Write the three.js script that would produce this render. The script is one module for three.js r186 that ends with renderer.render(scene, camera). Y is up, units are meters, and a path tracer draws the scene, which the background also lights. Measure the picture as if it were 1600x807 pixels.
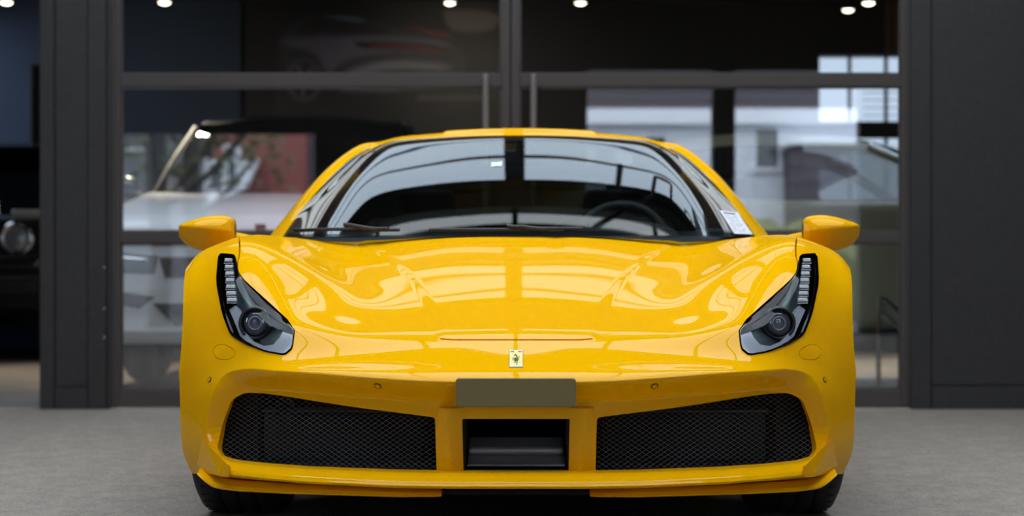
import * as THREE from 'three';
import { mergeGeometries } from 'three/addons/utils/BufferGeometryUtils.js';
import { RoundedBoxGeometry } from 'three/addons/geometries/RoundedBoxGeometry.js';
import { ConvexGeometry } from 'three/addons/geometries/ConvexGeometry.js';
import { RectAreaLightUniformsLib } from 'three/addons/lights/RectAreaLightUniformsLib.js';

RectAreaLightUniformsLib.init();
const scene = new THREE.Scene();
const renderer = new THREE.WebGLRenderer();
renderer.toneMapping = THREE.LinearToneMapping;
renderer.shadowMap.enabled = true;

// ---------- camera: 0.66 m above the floor, level, lens shifted so that the horizon lies a little below the middle
const FPX = 2740, HORIZON = 438, CAM_H = 0.66, CAM_Z = 5;
const camera = new THREE.PerspectiveCamera(2 * Math.atan(807 / 2 / FPX) * 180 / Math.PI, 1600 / 807, 0.1, 200);
camera.position.set(0, CAM_H, CAM_Z);
camera.lookAt(0, CAM_H, -10);
camera.setViewOffset(1600, 807, 0, -(HORIZON - 403.5), 1600, 807);
camera.focus = 4.45;
camera.userData.fStop = 2.8;

// ---------- sky: an even bright overcast
const SKY = 5.2;
scene.background = new THREE.Color().setRGB(0.85 * SKY, 0.965 * SKY, 1.13 * SKY);
renderer.toneMappingExposure = 1.0;

// ---------- helpers
const used = new Set();
function numbered(name) {
  if (!used.has(name)) { used.add(name); return name; }
  for (let k = 1; ; k++) { const n = name + '_' + String(k).padStart(3, '0'); if (!used.has(n)) { used.add(n); return n; } }
}
function shade(o) { o.traverse((c) => { if (c.isMesh) { c.castShadow = true; c.receiveShadow = true; } }); return o; }
function thing(name, label, category, pos = [0, 0, 0], turn = 0, group) {
  const o = new THREE.Group(); o.name = numbered(name); scene.add(o);
  o.position.set(...pos); o.rotation.y = turn; o.userData = { label, category };
  if (group) o.userData.group = group;
  return o;
}
function part(parent, name, geometry, material, label) {
  const g = Array.isArray(geometry) ? mergeGeometries(geometry.map(plain)) : geometry;
  const m = new THREE.Mesh(g, material);
  m.name = parent ? name : numbered(name);
  m.castShadow = m.receiveShadow = true;
  if (label) m.userData.label = label;
  (parent || scene).add(m);
  return m;
}
function struct(name, geometry, material) { const m = part(null, name, geometry, material); m.userData.kind = 'structure'; return m; }
function plain(g) {
  let q = g.index ? g.toNonIndexed() : g.clone();
  if (!q.attributes.normal) q.computeVertexNormals();
  if (!q.attributes.uv) q.setAttribute('uv', new THREE.BufferAttribute(new Float32Array(q.attributes.position.count * 2), 2));
  for (const k of Object.keys(q.attributes)) if (!['position', 'normal', 'uv'].includes(k)) q.deleteAttribute(k);
  return q;
}
// a box between two corners, uv in metres
function box(x0, x1, y0, y1, z0, z1, bevel = 0) {
  const w = Math.abs(x1 - x0), h = Math.abs(y1 - y0), d = Math.abs(z1 - z0);
  const g = bevel ? new RoundedBoxGeometry(w, h, d, 2, Math.min(bevel, w / 2.01, h / 2.01, d / 2.01)) : new THREE.BoxGeometry(w, h, d);
  g.translate((x0 + x1) / 2, (y0 + y1) / 2, (z0 + z1) / 2);
  return metreUV(g);
}
function metreUV(g) {
  const p = g.attributes.position, n = g.attributes.normal, uv = new Float32Array(p.count * 2);
  for (let i = 0; i < p.count; i++) {
    const ax = Math.abs(n.getX(i)), ay = Math.abs(n.getY(i)), az = Math.abs(n.getZ(i));
    const [a, b] = ay > ax && ay > az ? [p.getX(i), p.getZ(i)] : ax > az ? [p.getZ(i), p.getY(i)] : [p.getX(i), p.getY(i)];
    uv[2 * i] = a; uv[2 * i + 1] = b;
  }
  g.setAttribute('uv', new THREE.BufferAttribute(uv, 2));
  return g;
}
function tube(points, r, seg = 24, sides = 8, closed = false) {
  return new THREE.TubeGeometry(new THREE.CatmullRomCurve3(points.map((p) => new THREE.Vector3(...p)), closed, 'centripetal'), seg, r, sides, closed);
}
function cyl(r0, r1, h, n = 32) { return new THREE.CylinderGeometry(r0, r1, h, n); }
let rs = 12345;
const rnd = () => { rs = (Math.imul(rs, 1664525) + 1013904223) | 0; return (rs >>> 8) / 16777216; };
const clamp = (x, a, b) => Math.min(b, Math.max(a, x)), lerp = (a, b, t) => a + (b - a) * t;
const smooth = (a, b, x) => { const t = clamp((x - a) / (b - a), 0, 1); return t * t * (3 - 2 * t); };
// tileable value noise
function noiseField(n, cells, seed) {
  rs = seed; const g = Array.from({ length: cells * cells }, rnd), out = new Float32Array(n * n);
  for (let y = 0; y < n; y++) for (let x = 0; x < n; x++) {
    const fx = x / n * cells, fy = y / n * cells, ix = Math.floor(fx), iy = Math.floor(fy), u = smooth(0, 1, fx - ix), v = smooth(0, 1, fy - iy);
    const at = (a, b) => g[(b % cells) * cells + (a % cells)];
    out[y * n + x] = lerp(lerp(at(ix, iy), at(ix + 1, iy), u), lerp(at(ix, iy + 1), at(ix + 1, iy + 1), u), v);
  }
  return out;
}
function dataTex(n, f, srgb) {
  const d = new Uint8Array(n * n * 4);
  for (let i = 0; i < n * n; i++) { const c = f(i, i % n, Math.floor(i / n)); d[4 * i] = clamp(c[0], 0, 255); d[4 * i + 1] = clamp(c[1], 0, 255); d[4 * i + 2] = clamp(c[2], 0, 255); d[4 * i + 3] = 255; }
  const t = new THREE.DataTexture(d, n, n); t.wrapS = t.wrapT = THREE.RepeatWrapping; t.magFilter = THREE.LinearFilter; t.needsUpdate = true;
  if (srgb) t.colorSpace = THREE.SRGBColorSpace;
  return t;
}
const rgb = (r, g, b) => new THREE.Color().setRGB(r, g, b);
function std(color, roughness = 0.6, metalness = 0, extra = {}) { return new THREE.MeshStandardMaterial({ color, roughness, metalness, ...extra }); }
function phys(color, roughness, extra = {}) { return new THREE.MeshPhysicalMaterial({ color, roughness, ...extra }); }

// ---------- surfaces: nets of points interpolated by C2 cubic splines, cut along outlines
function natural(y) { // second derivatives of the natural spline through equally spaced values
  const n = y.length, m = new Float64Array(n), c = new Float64Array(n), d = new Float64Array(n);
  for (let i = 1; i < n - 1; i++) { const w = 4 - c[i - 1]; c[i] = 1 / w; d[i] = (6 * (y[i + 1] - 2 * y[i] + y[i - 1]) - d[i - 1]) / w; }
  for (let i = n - 2; i > 0; i--) m[i] = d[i] - c[i] * m[i + 1];
  return m;
}
function resample(y, N) {
  const m = natural(y), n = y.length, out = new Float64Array(N);
  for (let k = 0; k < N; k++) {
    const t = k / (N - 1) * (n - 1), i = Math.min(n - 2, Math.floor(t)), b = t - i, a = 1 - b;
    out[k] = a * y[i] + b * y[i + 1] + ((a * a * a - a) * m[i] + (b * b * b - b) * m[i + 1]) / 6;
  }
  return out;
}
// net[row][col] = [x, y, z]; mirror = the net is the +x half with column 0 on the middle plane
function sheet(net, NU, NV, mirror = true, displace) {
  const rows = net.map((r) => mirror ? [...r.slice(1).reverse().map(([x, y, z]) => [-x, y, z]), ...r] : r);
  const P = new Float32Array(NU * NV * 3);
  for (let c = 0; c < 3; c++) {
    const across = rows.map((r) => resample(r.map((p) => p[c]), NU));
    for (let u = 0; u < NU; u++) { const col = resample(across.map((a) => a[u]), NV); for (let v = 0; v < NV; v++) P[(v * NU + u) * 3 + c] = col[v]; }
  }
  let N = gridNormals(P, NU, NV);
  if (displace) { for (let k = 0; k < displace.length; k++) { displace[k](P, N, NU, NV); N = gridNormals(P, NU, NV); } }
  const T = new Uint32Array((NU - 1) * (NV - 1) * 6), W = new Float32Array(NU * NV * 2);
  for (let v = 0, k = 0; v < NV; v++) for (let u = 0; u < NU; u++) {
    W[(v * NU + u) * 2] = u / (NU - 1); W[(v * NU + u) * 2 + 1] = v / (NV - 1);
    if (u < NU - 1 && v < NV - 1) { const a = v * NU + u, b = a + 1, c = a + NU, d = c + 1; T[k++] = a; T[k++] = c; T[k++] = b; T[k++] = b; T[k++] = c; T[k++] = d; }
  }
  return { P, N, T, W, E: [] };
}
function gridNormals(P, NU, NV) {
  const N = new Float32Array(P.length), at = (u, v, c) => P[(clamp(v, 0, NV - 1) * NU + clamp(u, 0, NU - 1)) * 3 + c];
  for (let v = 0; v < NV; v++) for (let u = 0; u < NU; u++) {
    const a = [0, 1, 2].map((c) => at(u + 1, v, c) - at(u - 1, v, c)), b = [0, 1, 2].map((c) => at(u, v + 1, c) - at(u, v - 1, c));
    let n = [b[1] * a[2] - b[2] * a[1], b[2] * a[0] - b[0] * a[2], b[0] * a[1] - b[1] * a[0]];
    const l = Math.hypot(...n) || 1;
    for (let c = 0; c < 3; c++) N[(v * NU + u) * 3 + c] = n[c] / l;
  }
  return N;
}
// keep the part where f(x, y, z, u, v) < 0; new rim edges are listed in E
function cut(S, f) {
  const n = S.P.length / 3, s = new Float32Array(n);
  for (let i = 0; i < n; i++) { s[i] = f(S.P[3 * i], S.P[3 * i + 1], S.P[3 * i + 2], S.W[2 * i], S.W[2 * i + 1]); if (Math.abs(s[i]) < 1e-7) s[i] = 1e-7; }
  const P = [], N = [], W = [], T = [], E = [], old = new Map(), mid = new Map();
  const keep = (i) => { if (!old.has(i)) { old.set(i, P.length / 3); P.push(S.P[3 * i], S.P[3 * i + 1], S.P[3 * i + 2]); N.push(S.N[3 * i], S.N[3 * i + 1], S.N[3 * i + 2]); W.push(S.W[2 * i], S.W[2 * i + 1]); } return old.get(i); };
  const between = (i, j) => {
    const key = i < j ? i * n + j : j * n + i;
    if (!mid.has(key)) {
      const t = s[i] / (s[i] - s[j]); mid.set(key, P.length / 3);
      for (let c = 0; c < 3; c++) { P.push(lerp(S.P[3 * i + c], S.P[3 * j + c], t)); N.push(lerp(S.N[3 * i + c], S.N[3 * j + c], t)); }
      for (let c = 0; c < 2; c++) W.push(lerp(S.W[2 * i + c], S.W[2 * j + c], t));
    }
    return mid.get(key);
  };
  for (let k = 0; k < S.T.length; k += 3) {
    let t = [S.T[k], S.T[k + 1], S.T[k + 2]]; const inside = t.filter((i) => s[i] < 0).length;
    if (!inside) continue;
    if (inside === 3) { T.push(keep(t[0]), keep(t[1]), keep(t[2])); continue; }
    while (inside === 1 ? s[t[0]] >= 0 : s[t[0]] < 0) t = [t[1], t[2], t[0]];
    if (inside === 1) { const a = between(t[0], t[1]), b = between(t[0], t[2]); T.push(keep(t[0]), a, b); E.push(a, b); } else { const a = between(t[0], t[1]), b = between(t[0], t[2]); T.push(a, keep(t[1]), keep(t[2]), a, keep(t[2]), b); E.push(b, a); }
  }
  for (let k = 0; k < S.E.length; k += 2) if (old.has(S.E[k]) && old.has(S.E[k + 1])) E.push(old.get(S.E[k]), old.get(S.E[k + 1]));
  return { P: new Float32Array(P), N: new Float32Array(N), T: new Uint32Array(T), W: new Float32Array(W), E };
}
function offset(S, d) { const P = S.P.slice(); for (let i = 0; i < P.length; i++) P[i] += S.N[i] * d; return { ...S, P }; }
// geometry of a piece, turned edges of depth `lip` along its cuts (lip direction: inwards along the normal, or the given vector)
function geo(S, lip = 0, dir) {
  const P = Array.from(S.P), N = Array.from(S.N), T = Array.from(S.T), uv = Array.from(S.W);
  if (lip) for (let k = 0; k < S.E.length; k += 2) {
    const q = [S.E[k], S.E[k + 1]], p = q.map((i) => [0, 1, 2].map((c) => S.P[3 * i + c])), d = q.map((i) => dir || [0, 1, 2].map((c) => -S.N[3 * i + c]));
    const e = [0, 1, 2].map((c) => p[1][c] - p[0][c]), w = d[0];
    let m = [e[1] * w[2] - e[2] * w[1], e[2] * w[0] - e[0] * w[2], e[0] * w[1] - e[1] * w[0]]; const l = Math.hypot(...m); if (l < 1e-9) continue; m = m.map((x) => x / l);
    const at = P.length / 3;
    for (const j of [0, 1]) { P.push(...p[j]); N.push(...m); uv.push(0, 0); }
    for (const j of [0, 1]) { P.push(...p[j].map((x, c) => x + d[j][c] * lip)); N.push(...m); uv.push(0, 0); }
    T.push(at, at + 1, at + 2, at + 1, at + 3, at + 2);
  }
  const g = new THREE.BufferGeometry();
  g.setAttribute('position', new THREE.Float32BufferAttribute(P, 3)); g.setAttribute('normal', new THREE.Float32BufferAttribute(N, 3)); g.setAttribute('uv', new THREE.Float32BufferAttribute(uv, 2)); g.setIndex(T);
  return g;
}
// signed distance to a closed outline, negative inside
function sd(poly, x, y) {
  let d = 1e9, inside = false;
  for (let i = 0, j = poly.length - 1; i < poly.length; j = i++) {
    const [ax, ay] = poly[j], [bx, by] = poly[i], ex = bx - ax, ey = by - ay, t = clamp(((x - ax) * ex + (y - ay) * ey) / (ex * ex + ey * ey || 1), 0, 1);
    d = Math.min(d, (x - ax - ex * t) ** 2 + (y - ay - ey * t) ** 2);
    if ((by > y) !== (ay > y) && x < (ax - bx) * (y - by) / (ay - by) + bx) inside = !inside;
  }
  return inside ? -Math.sqrt(d) : Math.sqrt(d);
}
// rounded outline: Chaikin corner cutting
function round(poly, n = 2, keep = 0.25) {
  for (let k = 0; k < n; k++) { const out = []; for (let i = 0; i < poly.length; i++) { const a = poly[i], b = poly[(i + 1) % poly.length]; out.push([lerp(a[0], b[0], keep), lerp(a[1], b[1], keep)], [lerp(a[0], b[0], 1 - keep), lerp(a[1], b[1], 1 - keep)]); } poly = out; }
  return poly;
}
// along a polyline [[x, y], ...] sorted by x
function along(pts, x) { if (x <= pts[0][0]) return pts[0][1]; for (let i = 1; i < pts.length; i++) if (x <= pts[i][0]) return lerp(pts[i - 1][1], pts[i][1], (x - pts[i - 1][0]) / (pts[i][0] - pts[i - 1][0])); return pts[pts.length - 1][1]; }
// photograph direction <-> place: dx in pixels from the car's middle, py in pixels down, z along the car
const toX = (dx, z) => dx * (CAM_Z - z) / FPX, toY = (py, z) => CAM_H - (py - HORIZON) * (CAM_Z - z) / FPX;
const pxOf = (x, z) => x * FPX / (CAM_Z - z), pyOf = (y, z) => HORIZON + (CAM_H - y) * FPX / (CAM_Z - z);
const at3 = (dx, py, z) => [toX(dx, z), toY(py, z), z];
// ================= the place =================
const WZ = -3.95; // front of the wall with the glass doors
const wx = (p) => (p - 800) * (CAM_Z - WZ) / FPX, wy = (p) => CAM_H - (p - HORIZON) * (CAM_Z - WZ) / FPX;
const fine = noiseField(512, 256, 3), mid = noiseField(512, 64, 5), coarse = noiseField(512, 12, 9), broad = noiseField(512, 4, 11);
rs = 77; const grains = Float32Array.from({ length: 512 * 512 }, rnd);
const floorTex = dataTex(512, (i) => { const v = 132 + 46 * (grains[i] - 0.5) + 40 * (fine[i] - 0.5) + 20 * (mid[i] - 0.5) + 14 * (coarse[i] - 0.5); return [v * 1.065, v * 0.985, v * 0.90]; }, true);
const floorBump = dataTex(512, (i) => { const v = 255 * (0.5 * grains[i] + 0.5 * fine[i]); return [v, v, v]; });
floorTex.repeat.set(1.6, 1.6); floorBump.repeat.set(1.6, 1.6);
const floorMat = std(0xffffff, 0.78, 0, { map: floorTex, bumpMap: floorBump, bumpScale: 0.0012 });
const innerTex = dataTex(512, (i) => { const v = 120 + 20 * (fine[i] - 0.5) + 26 * (coarse[i] - 0.5) + 20 * (broad[i] - 0.5); return [v * 1.05, v * 0.99, v * 0.93]; }, true);
innerTex.repeat.set(0.4, 0.4);
const innerFloor = std(0xffffff, 0.35, 0, { map: innerTex });
const grainTex = dataTex(512, (i, x, y) => { const v = 41 + 10 * (fine[(x) + 512 * ((y >> 3) & 511)] - 0.5) + 8 * (mid[i] - 0.5); return [v * 1.06, v * 0.985, v * 0.96]; }, true);
grainTex.repeat.set(1.2, 1.2);
const charcoal = std(0xffffff, 0.5, 0, { map: grainTex });
const frameMetal = std(rgb(0.062, 0.050, 0.045), 0.42, 0.15);
const doorGlass = phys(rgb(0.90, 0.93, 0.94), 0.0, { transmission: 1, ior: 2.7 });
const roofGlass = phys(rgb(0.38, 0.41, 0.42), 0.0, { transmission: 1, ior: 1.3 });
const bandGlass = phys(rgb(0.30, 0.29, 0.26), 0.0, { transmission: 1, ior: 1.3 });
const softGlass = phys(rgb(0.7, 0.72, 0.74), 0.0, { transmission: 1, ior: 1.3 });
const paleGlass = phys(rgb(0.74, 0.74, 0.72), 0.0, { transmission: 1, ior: 1.3 });
const clearGlass = phys(rgb(0.95, 0.97, 0.97), 0.0, { transmission: 1, ior: 1.45 });
const darkSteel = std(rgb(0.012, 0.012, 0.013), 0.6);
const hallWall = std(rgb(0.05, 0.048, 0.047), 0.7);
const hallRoof = std(rgb(0.045, 0.045, 0.045), 0.8);
const navy = std(rgb(0.024, 0.046, 0.098), 0.75);
const blackWall = std(rgb(0.010, 0.010, 0.012), 0.7);
const HALL = { x0: -5.2, x1: 5.2, z1: 8.0, top: 4.6 };

struct('floor', box(HALL.x0 - 0.2, HALL.x1 + 0.2, -0.2, 0, WZ - 0.06, HALL.z1 + 0.2), floorMat);
struct('floor_showroom', box(-7.2, 6.2, -0.2, 0, -12.2, WZ - 0.06), innerFloor);
struct('floor_street', box(-40, 40, -0.3, -0.05, HALL.z1 + 0.2, 60), std(rgb(0.07, 0.07, 0.07), 0.9));

// wall with the doors: the piers are panelled, everything above the doors is steel and glazing
function panelled(name, x0, x1, panels) {
  const base = struct(name, box(x0, x1, 0, 2.35, WZ - 0.16, WZ - 0.02), charcoal);
  for (const [a, b, y0, y1, z] of panels) part(base, 'panel', box(a, b, y0, y1, WZ - 0.02, WZ + (z || 0), 0.004), charcoal);
  return base;
}
panelled('wall_back_left', wx(62), wx(175), [[wx(62), wx(84.5), 0, 2.35, 0.002], [wx(85.5), wx(136.5), wy(605), 2.35, -0.012], [wx(85.5), wx(136.5), 0, wy(607), 0.002], [wx(137.5), wx(166), 0, 2.35, 0.004], [wx(167), wx(174), 0, 2.35, -0.006]]);
panelled('wall_back_right', wx(1421), HALL.x1, [[wx(1422), wx(1454.5), 0, 2.35, 0.006], [wx(1456), wx(1700), wy(603), 2.35, -0.01], [wx(1456), wx(1700), 0, wy(605), 0.004], [wx(1701), wx(1735), 0, 2.35, 0.006], [wx(1737), HALL.x1, 0, 2.35, -0.008]]);
for (const y of [404, 468, 513]) part(scene.getObjectByName('wall_back_left'), 'screw_cap', new THREE.SphereGeometry(0.006, 10, 6).translate(wx(163), wy(y + 15), WZ + 0.004), chrome_());
function chrome_() { return chrome_.m ||= std(rgb(0.6, 0.6, 0.6), 0.25, 1); }
struct('trim_1', box(wx(175), wx(1421), 0.0, 0.006, WZ - 0.1, WZ + 0.03), std(rgb(0.42, 0.36, 0.27), 0.6));
struct('trim_2', [box(wx(175), wx(179), 0, 2.35, WZ - 0.12, WZ - 0.004), box(wx(1417), wx(1421), 0, 2.35, WZ - 0.12, WZ - 0.004), box(wx(179), wx(1417), 2.26, 2.35, WZ - 0.12, WZ - 0.004)], frameMetal);
// door leaves
function leaf(n, a, b, handle) {
  const d = new THREE.Group(); d.name = numbered('door_' + n); d.userData.kind = 'structure'; scene.add(d);
  const z0 = WZ - 0.075, z1 = WZ - 0.012, L = wx(a), R = wx(b), sl = n === 1 ? wx(187) : wx(812), sr = n === 1 ? wx(783) : wx(1409), T = 2.25;
  part(d, 'stile', box(L, sl, 0.012, T, z0, z1, 0.003), frameMetal); part(d, 'stile', box(sr, R, 0.012, T, z0, z1, 0.003), frameMetal);
  for (const [u, v] of [[wy(640) + 0.012, wy(610)], [wy(380), wy(362)], [wy(135), wy(115)], [2.19, T]]) part(d, 'rail', box(sl, sr, u, v, z0, z1 - 0.001, 0.003), frameMetal);
  for (const [u, v] of [[wy(610), wy(380)], [wy(362), wy(135)], [wy(115), 2.19]]) {
    part(d, 'pane', new THREE.PlaneGeometry(sr - sl, v - u).translate((sl + sr) / 2, (u + v) / 2, WZ - 0.04), doorGlass);
    part(d, 'glazing_bead', [box(sl, sl + 0.008, u, v, WZ - 0.05, WZ - 0.02), box(sr - 0.008, sr, u, v, WZ - 0.05, WZ - 0.02), box(sl, sr, u, u + 0.008, WZ - 0.05, WZ - 0.02), box(sl, sr, v - 0.008, v, WZ - 0.05, WZ - 0.02)], frameMetal);
  }
  const hx = wx(handle), bar = part(d, 'handle', new THREE.CapsuleGeometry(0.016, wy(122) - 0.62, 6, 16).translate(hx, (wy(122) + 0.62) / 2, WZ + 0.05), std(rgb(0.20, 0.175, 0.16), 0.4, 0.2));
  for (const y of [1.45, 0.78]) part(bar, 'standoff', cyl(0.01, 0.01, 0.07, 12).rotateX(Math.PI / 2).translate(hx, y, WZ + 0.02), frameMetal);
}
leaf(1, 179, 797, 759); leaf(2, 799, 1417, 833.5);
// glazing above: a low band, a blind steel band, then the tall glazing up to the roof
function glazed(n, x0, x1, y0, y1, z, cols, rows, bar, glass, wide = {}) {
  const w = new THREE.Group(); w.name = numbered('window_' + n); w.userData.kind = 'structure'; scene.add(w);
  const xs = [x0, ...cols, x1], ys = [y0, ...rows, y1];
  for (let i = 0; i < xs.length - 1; i++) for (let j = 0; j < ys.length - 1; j++) part(w, 'pane', new THREE.PlaneGeometry(xs[i + 1] - xs[i], ys[j + 1] - ys[j]).translate((xs[i] + xs[i + 1]) / 2, (ys[j] + ys[j + 1]) / 2, z), glass);
  for (const x of cols) { const b = wide[x] || bar; part(w, 'mullion', box(x - b, x + b, y0, y1, z - 0.05, z + 0.05), darkSteel); }
  for (const y of rows) part(w, 'glazing_bar', box(x0, x1, y - bar, y + bar, z - 0.008, z + 0.008), darkSteel);
  return w;
}
glazed(1, -2.3, 2.3, 2.35, 2.86, WZ - 0.1, [-1.2, 0, 1.2], [2.47, 2.6, 2.73], 0.011, bandGlass, { 0: 0.06 });
glazed(2, -2.1, 2.1, 3.45, 4.55, WZ - 0.1, [0], [3.74, 4.06], 0.014, roofGlass, { 0: 0.07 });
struct('trim_3', [box(HALL.x0, HALL.x1, 2.86, 3.45, WZ - 0.16, WZ - 0.02), box(HALL.x0, HALL.x1, 4.55, HALL.top, WZ - 0.16, WZ - 0.02), box(HALL.x0, -3.4, 2.35, 4.6, WZ - 0.16, WZ - 0.02), box(3.4, HALL.x1, 2.35, 4.6, WZ - 0.16, WZ - 0.02), box(-3.4, -2.3, 2.35, 2.86, WZ - 0.16, WZ - 0.02), box(2.3, 3.4, 2.35, 2.86, WZ - 0.16, WZ - 0.02), box(-3.4, -2.1, 3.45, 4.55, WZ - 0.16, WZ - 0.02), box(2.1, 3.4, 3.45, 4.55, WZ - 0.16, WZ - 0.02), box(-4.6, wx(62), 2.25, 2.36, WZ - 0.16, WZ - 0.02), box(HALL.x0, -4.6, 0, 2.36, WZ - 0.16, WZ - 0.02)], darkSteel);
// hall: side walls, roof with skylights, street side with three tall openings
function slabWithHoles(name, x0, x1, z0, z1, y0, y1, holes, mat) {
  const s = new THREE.Shape([[x0, z0], [x1, z0], [x1, z1], [x0, z1]].map((p) => new THREE.Vector2(...p)));
  for (const [a, b, c, d] of holes) s.holes.push(new THREE.Path([[a, c], [a, d], [b, d], [b, c]].map((p) => new THREE.Vector2(...p))));
  return struct(name, new THREE.ExtrudeGeometry(s, { depth: y1 - y0, bevelEnabled: false }).rotateX(Math.PI / 2).translate(0, y1, 0), mat);
}
function wallWithHoles(name, axis, at, thick, u0, u1, top, holes, mat) {
  const s = new THREE.Shape([[u0, 0], [u1, 0], [u1, top], [u0, top]].map((p) => new THREE.Vector2(...p)));
  for (const [a, b, c, d] of holes) s.holes.push(new THREE.Path([[a, c], [a, d], [b, d], [b, c]].map((p) => new THREE.Vector2(...p))));
  const g = new THREE.ExtrudeGeometry(s, { depth: thick, bevelEnabled: false });
  if (axis === 'x') g.rotateY(-Math.PI / 2).translate(at + thick, 0, 0); else g.translate(0, 0, at);
  return struct(name, metreUV(g), mat);
}
const SKYLIGHTS = [[-3.2, 3.2, -3.72, -3.52], [-3.5, 3.5, -2.3, 3.3]];
slabWithHoles('ceiling', HALL.x0 - 0.2, HALL.x1 + 0.2, WZ - 0.2, HALL.z1 + 0.2, HALL.top, HALL.top + 0.12, SKYLIGHTS, hallRoof);
SKYLIGHTS.forEach(([a, b, c, d], i) => {
  const w = new THREE.Group(); w.name = numbered('window_' + (10 + i)); w.userData.kind = 'structure'; scene.add(w);
  const n = i ? 8 : 6; for (let k = 0; k < n; k++) part(w, 'pane', new THREE.PlaneGeometry((b - a) / n, d - c).rotateX(Math.PI / 2).translate(a + (k + 0.5) * (b - a) / n, HALL.top + 0.06, (c + d) / 2), i ? paleGlass : bandGlass);
  for (let k = 1; k < n; k++) part(w, 'glazing_bar', box(a + k * (b - a) / n - 0.02, a + k * (b - a) / n + 0.02, HALL.top + 0.02, HALL.top + 0.1, c, d), darkSteel);
});
wallWithHoles('wall_left', 'x', HALL.x0 - 0.2, 0.2, WZ - 0.1, HALL.z1, HALL.top, [[1.6, 2.5, 0.9, 2.6]], hallWall);
wallWithHoles('wall_right', 'x', HALL.x1, 0.2, WZ - 0.1, HALL.z1, HALL.top, [], hallWall);
wallWithHoles('wall_street', 'z', HALL.z1, 0.2, HALL.x0, HALL.x1, HALL.top, [[-4.7, -2.36, 0.02, 2.42], [0.9, 2.40, 0.02, 3.18], [2.67, 4.16, 0.02, 3.18]], hallWall);
// showroom behind the doors
struct('wall_showroom_back', [box(-2.62, 2.98, 0, 3.4, -12.2, -12.0), box(2.98, 3.9, 0, 1.1, -12.2, -12), box(2.98, 3.9, 2.84, 3.4, -12.2, -12), box(3.9, 6.2, 0, 3.4, -12.2, -12)], blackWall);
struct('wall_showroom_corner', box(-7.2, -2.62, 0, 3.4, -12.2, -11.9), navy);
struct('wall_showroom_left', box(-7.3, -7.1, 0, 3.4, -12.2, WZ - 0.1), navy);
struct('wall_showroom_right', box(6.1, 6.3, 0, 3.4, -12.2, WZ - 0.1), blackWall);
struct('wall_showroom_front', [box(-7.2, HALL.x0, 0, 2.36, WZ - 0.25, WZ - 0.1), box(HALL.x1, 6.2, 0, 2.36, WZ - 0.25, WZ - 0.1)], blackWall);
{
  const dark = std(rgb(0.008, 0.008, 0.009), 0.8), X0 = -7.3, X1 = 6.3, L = [[-2.7, -0.3], [2.0, 3.1]], rise = (z) => 2.34 + (WZ - 0.05 - z) * 0.461;
  const slope = (x0, x1, za, zb) => { const g = new THREE.BoxGeometry(x1 - x0, 0.08, Math.hypot(zb - za, rise(zb) - rise(za)) + 0.02); g.rotateX(Math.atan(0.461)).translate((x0 + x1) / 2, (rise(za) + rise(zb)) / 2, (za + zb) / 2); return g; };
  const zA = WZ - 0.05, zB = -4.7, zC = -5.9, zD = -6.3;
  struct('ceiling_showroom', [slope(X0, X1, zA, zB), slope(X0, X1, zC, zD), slope(X0, L[0][0], zB, zC), slope(L[0][1], L[1][0], zB, zC), slope(L[1][1], X1, zB, zC), box(X0, -6.9, 3.36, 3.46, -12.2, zD), box(-5.3, X1, 3.36, 3.46, -12.2, zD), box(-6.9, -5.3, 3.36, 3.46, -12.2, -11.7), box(-6.9, -5.3, 3.36, 3.46, -9.1, zD)], dark);
  L.forEach(([a, b], i) => { const w = new THREE.Group(); w.name = numbered('window_' + (30 + i)); w.userData.kind = 'structure'; scene.add(w); const g = new THREE.PlaneGeometry(b - a, 1.31).rotateX(-Math.PI / 2 + Math.atan(0.461)).translate((a + b) / 2, (rise(zB) + rise(zC)) / 2, (zB + zC) / 2); part(w, 'pane', g, i ? roofGlass : clearGlass); });
  { const w = new THREE.Group(); w.name = numbered('window_32'); w.userData.kind = 'structure'; scene.add(w); part(w, 'pane', new THREE.PlaneGeometry(1.6, 2.6).rotateX(Math.PI / 2).translate(-6.1, 3.41, -10.4), softGlass); }
  struct('wall_showroom_gable', [box(-7.3, -7.2, 2.3, 3.4, -12.2, -4), box(6.2, 6.3, 2.3, 3.4, -12.2, -4)], blackWall);
}
// ================= the yellow sports car =================
const paint = phys(rgb(0.84, 0.405, 0.001), 0.5, { clearcoat: 0.42, clearcoatRoughness: 0.015, specularIntensity: 0 });
const glossBlack = phys(rgb(0.006, 0.006, 0.007), 0.15, { clearcoat: 1, clearcoatRoughness: 0.03 });
const satinBlack = std(rgb(0.012, 0.012, 0.013), 0.5);
const deepBlack = std(rgb(0.004, 0.004, 0.004), 0.9);
const rubber = std(rgb(0.011, 0.011, 0.012), 0.72);
const chrome = std(rgb(0.75, 0.75, 0.77), 0.12, 1);
const alloy = std(rgb(0.55, 0.55, 0.57), 0.28, 1);
const bezelGrey = phys(rgb(0.34, 0.36, 0.39), 0.35, { metalness: 0.15 });
const lampGlass = phys(rgb(0.93, 0.94, 0.96), 0.02, { transmission: 1, ior: 1.22 });
const screenGlass = phys(rgb(0.50, 0.55, 0.55), 0.0, { transmission: 1, ior: 1.8 });
const sideGlass = phys(rgb(0.35, 0.38, 0.38), 0.0, { transmission: 1, ior: 1.5 });
const leather = std(rgb(0.020, 0.020, 0.021), 0.55);
const wireBlack = std(rgb(0.12, 0.12, 0.125), 0.4, 0.3);
const ledClear = phys(rgb(0.26, 0.26, 0.25), 0.35, { metalness: 0.3, clearcoat: 0.6 });

const car = thing('sports_car', 'yellow low two-door sports car parked nose-on before the glass doors', 'car', [0.0162, 0, 0], -0.0078);

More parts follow.
